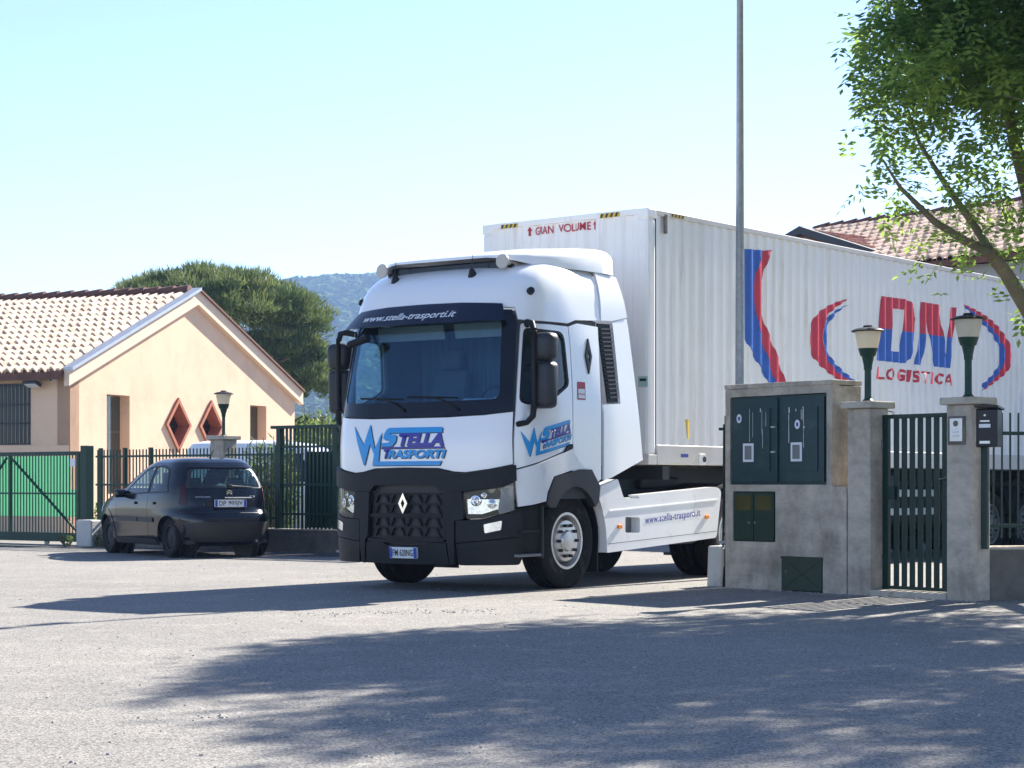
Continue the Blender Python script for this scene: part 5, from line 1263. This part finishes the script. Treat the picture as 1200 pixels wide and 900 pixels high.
hc = thing('access_hatch', 'square dark green metal hatch at the foot of the concrete wall', 'hatch', qp(.80, 0), qrz)
sheet('plate', [[(.01, .012), (.55, .012), (.55, .35), (.01, .35)]], WM, .006, .05, 'meter_green', hc, None, None)
quads('rib', polyline_bars([((.03, .03), (.53, .33)), ((.03, .33), (.53, .03))], .012), WM, .011, .006, 'meter_green', hc)
box('frame', (.28, -.008, .345), (.56, .02, .02), 'meter_green', hc); tube('latch', [(.08, -.005, .20), (.08, -.025, .20)], .012, 'steel_grey', hc, 8)
# pillars, lamps
p1 = qp(1.68+.145, .145); conc_pillar(p1, qrz, 'concrete pillar beside the utility wall at the hinge side of the small gate', .29, 1.86); pillar_lamp(p1, 1.93, 'cream globe lamp on the pillar beside the utility wall', .62, 'globe lamps on the concrete pillars', .034)
p2 = qp(1.68+1.51-.145, .145); pl2 = conc_pillar(p2, qrz, 'concrete pillar with an intercom plate beside the mailbox', .29, 1.86); pillar_lamp(p2, 1.93, 'cream globe lamp on the pillar with the intercom', .66, 'globe lamps on the concrete pillars', .034)
ic = thing('intercom', 'pale metal intercom plate fixed to the gate pillar', 'intercom', qp(1.68+1.51-.145, 0), qrz)
box('back_box', (-.02, -.004, 1.615), (.20, .02, .27), 'concrete_dark', ic, 0, .004); box('face_plate', (-.02, -.018, 1.62), (.145, .014, .225), 'alu', ic, 0, .006); tube('speaker', [(-.02, -.02, 1.68), (-.02, -.028, 1.68)], .028, 'dark_pane', ic, 16)
for z in (1.60, 1.565): box('button', (-.02, -.028, z), (.07, .008, .016), 'plate_white', ic, 0, .003)
# pedestrian gate
g0, g1 = 1.68+.29+.012, 1.68+1.51-.29-.012; GW = g1-g0
pg = thing('garden_gate', 'narrow dark green steel gate of flat bars between two pillars', 'gate', qp(g0, .20), qrz)
box('stile', (.035, 0, .92), (.07, .045, 1.72), 'gate_green', pg, 0, .004); box('stile', (GW-.03, 0, .92), (.05, .045, 1.72), 'gate_green', pg, 0, .004)
box('top_rail', (GW/2, 0, 1.775), (GW, .05, .04), 'gate_green', pg, 0, .004); box('bottom_rail', (GW/2, 0, .08), (GW, .05, .035), 'gate_green', pg, 0, .004)
b0 = box('bar', (0, 0, 0), (.062, .016, 1.66), 'gate_green', pg, 0, .003); nb = 7; b0.location = (.07+ (GW-.12)/(nb+1)*.9, 0, .925)
for k in range(1, nb): inst(b0, pg, (.07+(GW-.12)/(nb+1)*(k+.9), 0, .925))
box('lock_case', (GW-.10, -.012, 1.12), (.13, .05, .30), 'gate_green', pg, 0, .006); tube('handle', [(GW-.07, -.035, 1.17), (GW-.07, -.075, 1.17), (GW-.17, -.08, 1.15)], .009, 'steel_grey', pg, 8); box('hinge_plate', (.10, -.012, 1.02), (.12, .05, .13), 'gate_green', pg, 0, .006)
box('mid_rail', (GW/2+.1, .012, .97), (GW-.2, .02, .02), 'gate_green', pg)
for z in (.35, 1.5): tube('hinge', [(-.004, -.01, z-.05), (-.004, -.01, z+.05)], .016, 'steel_grey', pg, 8)
ts = tag(box('threshold', (GW/2, .14, .02), (GW+.02, .30, .075), 'cap_stone', None, 0, .008), kind='structure'); ts.location = qp(g0, 0); ts.rotation_euler = (0, 0, qrz)
# green stop post and broken concrete block left of the utility wall
sp_ = thing('stop_post', 'slim green steel post standing at the left edge of the utility wall', 'post', qp(-.06, .10), qrz)
box('post', (0, 0, .92), (.05, .05, 1.84), 'gate_green', sp_); box('lug', (-.05, -.03, .48), (.10, .03, .03), 'galvanised', sp_); box('lug', (-.07, .0, 1.70), (.10, .03, .03), 'gate_green', sp_)
tube('cable', [(-.045, -.02, .0), (-.05, -.02, .5), (-.04, -.02, 1.1), (-.035, -.02, 1.75)], .012, 'black_plastic', sp_, 6)
bm = bmesh.new(); a_box(bm, (0, 0, .21), (.20, .30, .46), 0, .03)
for v in bm.verts: v.co += Vector((S(v.co.z*23+v.co.y*9)*.012, S(v.co.x*31+v.co.z*17)*.014, 0))
bs = tag(fin('broken_block', bm, 'concrete_pale'), 'rough pale concrete stub beside the slim green post', 'block'); bs.location = qp(-.20, .18); bs.rotation_euler = (0, 0, qrz)
# mailbox
mb_ = thing('mailbox', 'black metal mailbox on a green post in front of the pillar', 'mailbox', (4.50, 18.22, 0), R(-32))
box('post', (-.03, .02, .98), (.055, .055, .98), 'gate_green', mb_); box('body', (0, 0, 1.635), (.24, .15, .36), 'mailbox', mb_, 0, .012)
lid = sheet('lid', [[(-.135, -.10), (.135, -.10), (.135, .095), (-.135, .095)]], lambda x, y, o: Vector((x, y, 1.825+o-.12*y)), .012, .02, 'mailbox', mb_, None, None)
box('name_plate', (0, -.080, 1.655), (.11, .008, .035), 'plate_white', mb_); box('slot', (0, -.079, 1.70), (.09, .008, .014), 'alu', mb_); tube('lock', [(0, -.074, 1.755), (0, -.084, 1.755)], .010, 'alu', mb_, 10); box('flap', (0, -.078, 1.50), (.10, .008, .025), 'alu', mb_)
# right low wall with railing
RA = Vector((4.34, 18.32, 0)); RD = Vector((.985, .17, 0)); rrz = math.atan2(RD.y, RD.x)
rw_ = tag(box('low_wall', (0, 0, .235), (3.4, .42, .50), 'concrete_dark', None, 0, .012), 'low mossy concrete wall below the railing beside the mailbox', 'wall'); c = RA + RD*1.78 + Vector((-.04, .21, 0)); rw_.location = c; rw_.rotation_euler = (0, 0, rrz)
cp = box('coping', (0, 0, .492), (3.4, .43, .025), 'concrete', rw_, 0, .005)
fence('wall_railing', 'thin dark green bar railing on the low wall right of mailbox', RA + RD*.36 + Vector((-.05, .34, 0)), rrz, 3.0, .58, 1.80, .085, .015, .015, (.70, 1.60), (2.9,), 'gate_green', .04)
tube('rail_end', [(0, 0, .62), (0, 0, .72)], .01, 'gate_green', rw_, 6)
# tall lamp post behind the wall
lp_ = thing('lamp_post', 'tall galvanised lamp post rising behind the utility wall', 'lamp post', (2.70, 22.8, 0), R(60))
tube('pole', [(0, 0, -.05), (0, 0, 3), (0, 0, 7.4)], [.066, .053, .036], 'galvanised', lp_, 20); lathe('base_collar', [(0, 0), (.12, 0), (.12, .02), (.07, .04), (0, .04)], 'galvanised', lp_, None, 16)
for s in (1, -1):
    tube('arm', [(0, 0, 7.36), (s*.08, 0, 7.40), (s*.14, 0, 7.42)], [.03, .026, .024], 'galvanised', lp_, 10)
    bm = bmesh.new(); a_box(bm, (s*.33, 0, 7.44), (.42, .17, .10), 0, .045, -s*.06, 0, 3); fin('lantern', bm, 'galvanised', lp_)

# ============================================================ BUILDING BEHIND THE CONTAINER
bE = Vector((.64, -.77, 0)).normalized(); brz = math.atan2(bE.y, bE.x)
bl_ = thing('tiled_building', 'grey building with sunlit clay tile roof behind the container', 'building', (6.96, 44.0, 0), brz)
# local: x along the ridge (towards the camera on the right), -y towards the street
BL, BD, ZR, ZE = 16, 4.0, 6.87, 5.40
for s in (1, -1):
    bm = bmesh.new(); vv = [[bm.verts.new((x, -s*y, z)) for y, z in ((0, ZR), (BD+.3, ZE-.11), (BD+.3, ZE-.23), (0, ZR-.12))] for x in (0, BL)]
    bm.faces.new(vv[0]); bm.faces.new(vv[1][::-1])
    for k in range(4): bm.faces.new((vv[0][k], vv[0][(k+1) % 4], vv[1][(k+1) % 4], vv[1][k]))
    fin('roof', bm, 'tile_dark', bl_)
upv = Vector((0, BD+.3, ZR-ZE+.11)).normalized(); nv = Vector((0, -upv.z, upv.y))
tile_field('roof_tiles', (0, -BD-.34, ZE-.10), (1, 0, 0), upv, nv, 64, 12, .25, .385, 'roof_tile', bl_, 6)
bm = bmesh.new()
for k in range(40): a_tube(bm, [(.4*k-.05, 0, ZR+.05), (.4*k+.38, 0, ZR+.08)], [.10, .12], 8)
fin('ridge_tiles', bm, 'tile_dark', bl_)
box('wall', (BL/2+.2, -BD+.25, ZE/2-.1), (BL-.4, .3, ZE-.2), 'grey_render', bl_); box('wall', (.25, 0, ZE/2-.1), (.3, 2*BD-.5, ZE-.2), 'beige_render', bl_); box('wall', (BL/2+.2, BD-.25, ZE/2-.1), (BL-.4, .3, ZE-.2), 'grey_render', bl_)
sheet('gable', [[(-BD+.2, ZE-.35), (BD-.2, ZE-.35), (0, ZR-.2)]], lambda y, z, o: Vector((.12-o, y, z)), 0, .2, 'beige_render', bl_, None, None)
# front wing with a dark verge
wg = thing('front_wing', 'low gabled wing with dark verge and red tiles before the tiled building', 'building', (6.01, 40.0, 0), brz)
WZ, WS = 6.37, .345
for s in (1, -1):
    bm = bmesh.new(); vv = [[bm.verts.new((s*x, y, z)) for x, z in ((0, WZ), (5.2, WZ-5.2*WS), (5.2, WZ-5.2*WS-.12), (0, WZ-.12))] for y in (.05, 4.5)]
    bm.faces.new(vv[0]); bm.faces.new(vv[1][::-1])
    for k in range(4): bm.faces.new((vv[0][k], vv[0][(k+1) % 4], vv[1][(k+1) % 4], vv[1][k]))
    fin('roof', bm, 'tile_dark', wg)
    bm = bmesh.new(); vv = [[bm.verts.new((s*x, y, z)) for x, z in ((-.02 if s > 0 else 0, WZ+.10), (5.25, WZ+.10-5.2*WS), (5.25, WZ-.06-5.2*WS), (0, WZ-.06))] for y in (-.06, .06)]
    bm.faces.new(vv[0]); bm.faces.new(vv[1][::-1])
    for k in range(4): bm.faces.new((vv[0][k], vv[0][(k+1) % 4], vv[1][(k+1) % 4], vv[1][k]))
    fin('verge', bm, 'dark_verge', wg)
sheet('gable', [[(-5.0, 0), (5.0, 0), (5.0, WZ-5.0*WS-.1), (0, WZ-.08), (-5.0, WZ-5.0*WS-.1)]], lambda x, z, o: Vector((x, .10-o, z)), 0, .3, 'beige_render', wg, None, None)
u2 = Vector((-1, 0, WS)).normalized(); tile_field('roof_tiles', (5.25, .06, WZ-5.25*WS), (0, 1, 0), u2, Vector((WS, 0, 1)).normalized(), 17, 14, .25, .385, 'roof_tile_red', wg, 8)

# ============================================================ LOOSE STONES ON THE ASPHALT
r6 = random.Random(77); V, F = [], []
def pebble(x, y, s):
    k = len(V); a = r6.random()*PI
    for q in range(5): V.append((x+s*C(a+q*1.2566)*(.7+.5*r6.random()), y+s*S(a+q*1.2566)*(.7+.5*r6.random()), 0))
    for q in range(5): V.append((x+.6*s*C(a+q*1.2566), y+.6*s*S(a+q*1.2566), s*(.5+.4*r6.random())))
    for q in range(5): F.append((k+q, k+(q+1) % 5, k+5+(q+1) % 5, k+5+q))
    F.append(tuple(k+5+q for q in range(5)))
for _ in range(1100):
    y = 7+26*r6.random()**1.6; pebble((r6.random()-.5)*y*.62, y, .004+.008*r6.random()**3)
for _ in range(260):   # crumbled strip in front of the lorry
    t_ = r6.random(); pebble(-1.75+1.6*t_+r6.gauss(0, .2), 16.3+.5*t_+r6.gauss(0, .16), .003+.010*r6.random()**2.5)
for _ in range(160): pebble(-.35+r6.gauss(0, .5), 9.0+r6.gauss(0, .2), .003+.008*r6.random()**2)
for _ in range(260):   # grit and leaf crumbs swept against the wall and pillars
    q = qp(-.3+3.6*r6.random(), -.02-abs(r6.gauss(0, .12))); pebble(q[0], q[1], .003+.009*r6.random()**2)
for _ in range(220):
    q = FA + FD*(-2.5+8*r6.random()) + Vector((-.6, -.8, 0))*(.2+abs(r6.gauss(0, .35))); pebble(q.x, q.y, .004+.012*r6.random()**2)
for _ in range(8): pebble(-1.45+r6.gauss(0, .05), 9.05+r6.gauss(0, .06), .005+.008*r6.random())
me = bpy.data.meshes.new('loose_stones'); me.from_pydata(V, [], F); me.materials.append(M['stone_chip']); tag(link(bpy.data.objects.new('loose_stones', me)), 'loose stone chips and grit scattered on the asphalt', 'stones', kind='stuff')

# ============================================================ HAZE
hm = bpy.data.materials.new('haze'); hm.use_nodes = True; t = hm.node_tree; t.nodes.remove(t.nodes['Principled BSDF'])
pv = t.nodes.new('ShaderNodeVolumePrincipled'); pv.inputs['Color'].default_value = (.38, .60, 1, 1); pv.inputs['Density'].default_value = .00028; pv.inputs['Anisotropy'].default_value = .2
t.links.new(pv.outputs[0], t.nodes['Material Output'].inputs['Volume'])
bm = bmesh.new(); a_box(bm, (0, 950, 99), (3200, 2100, 202)); hz = fin('haze', bm, hm); tag(hz, kind='stuff')
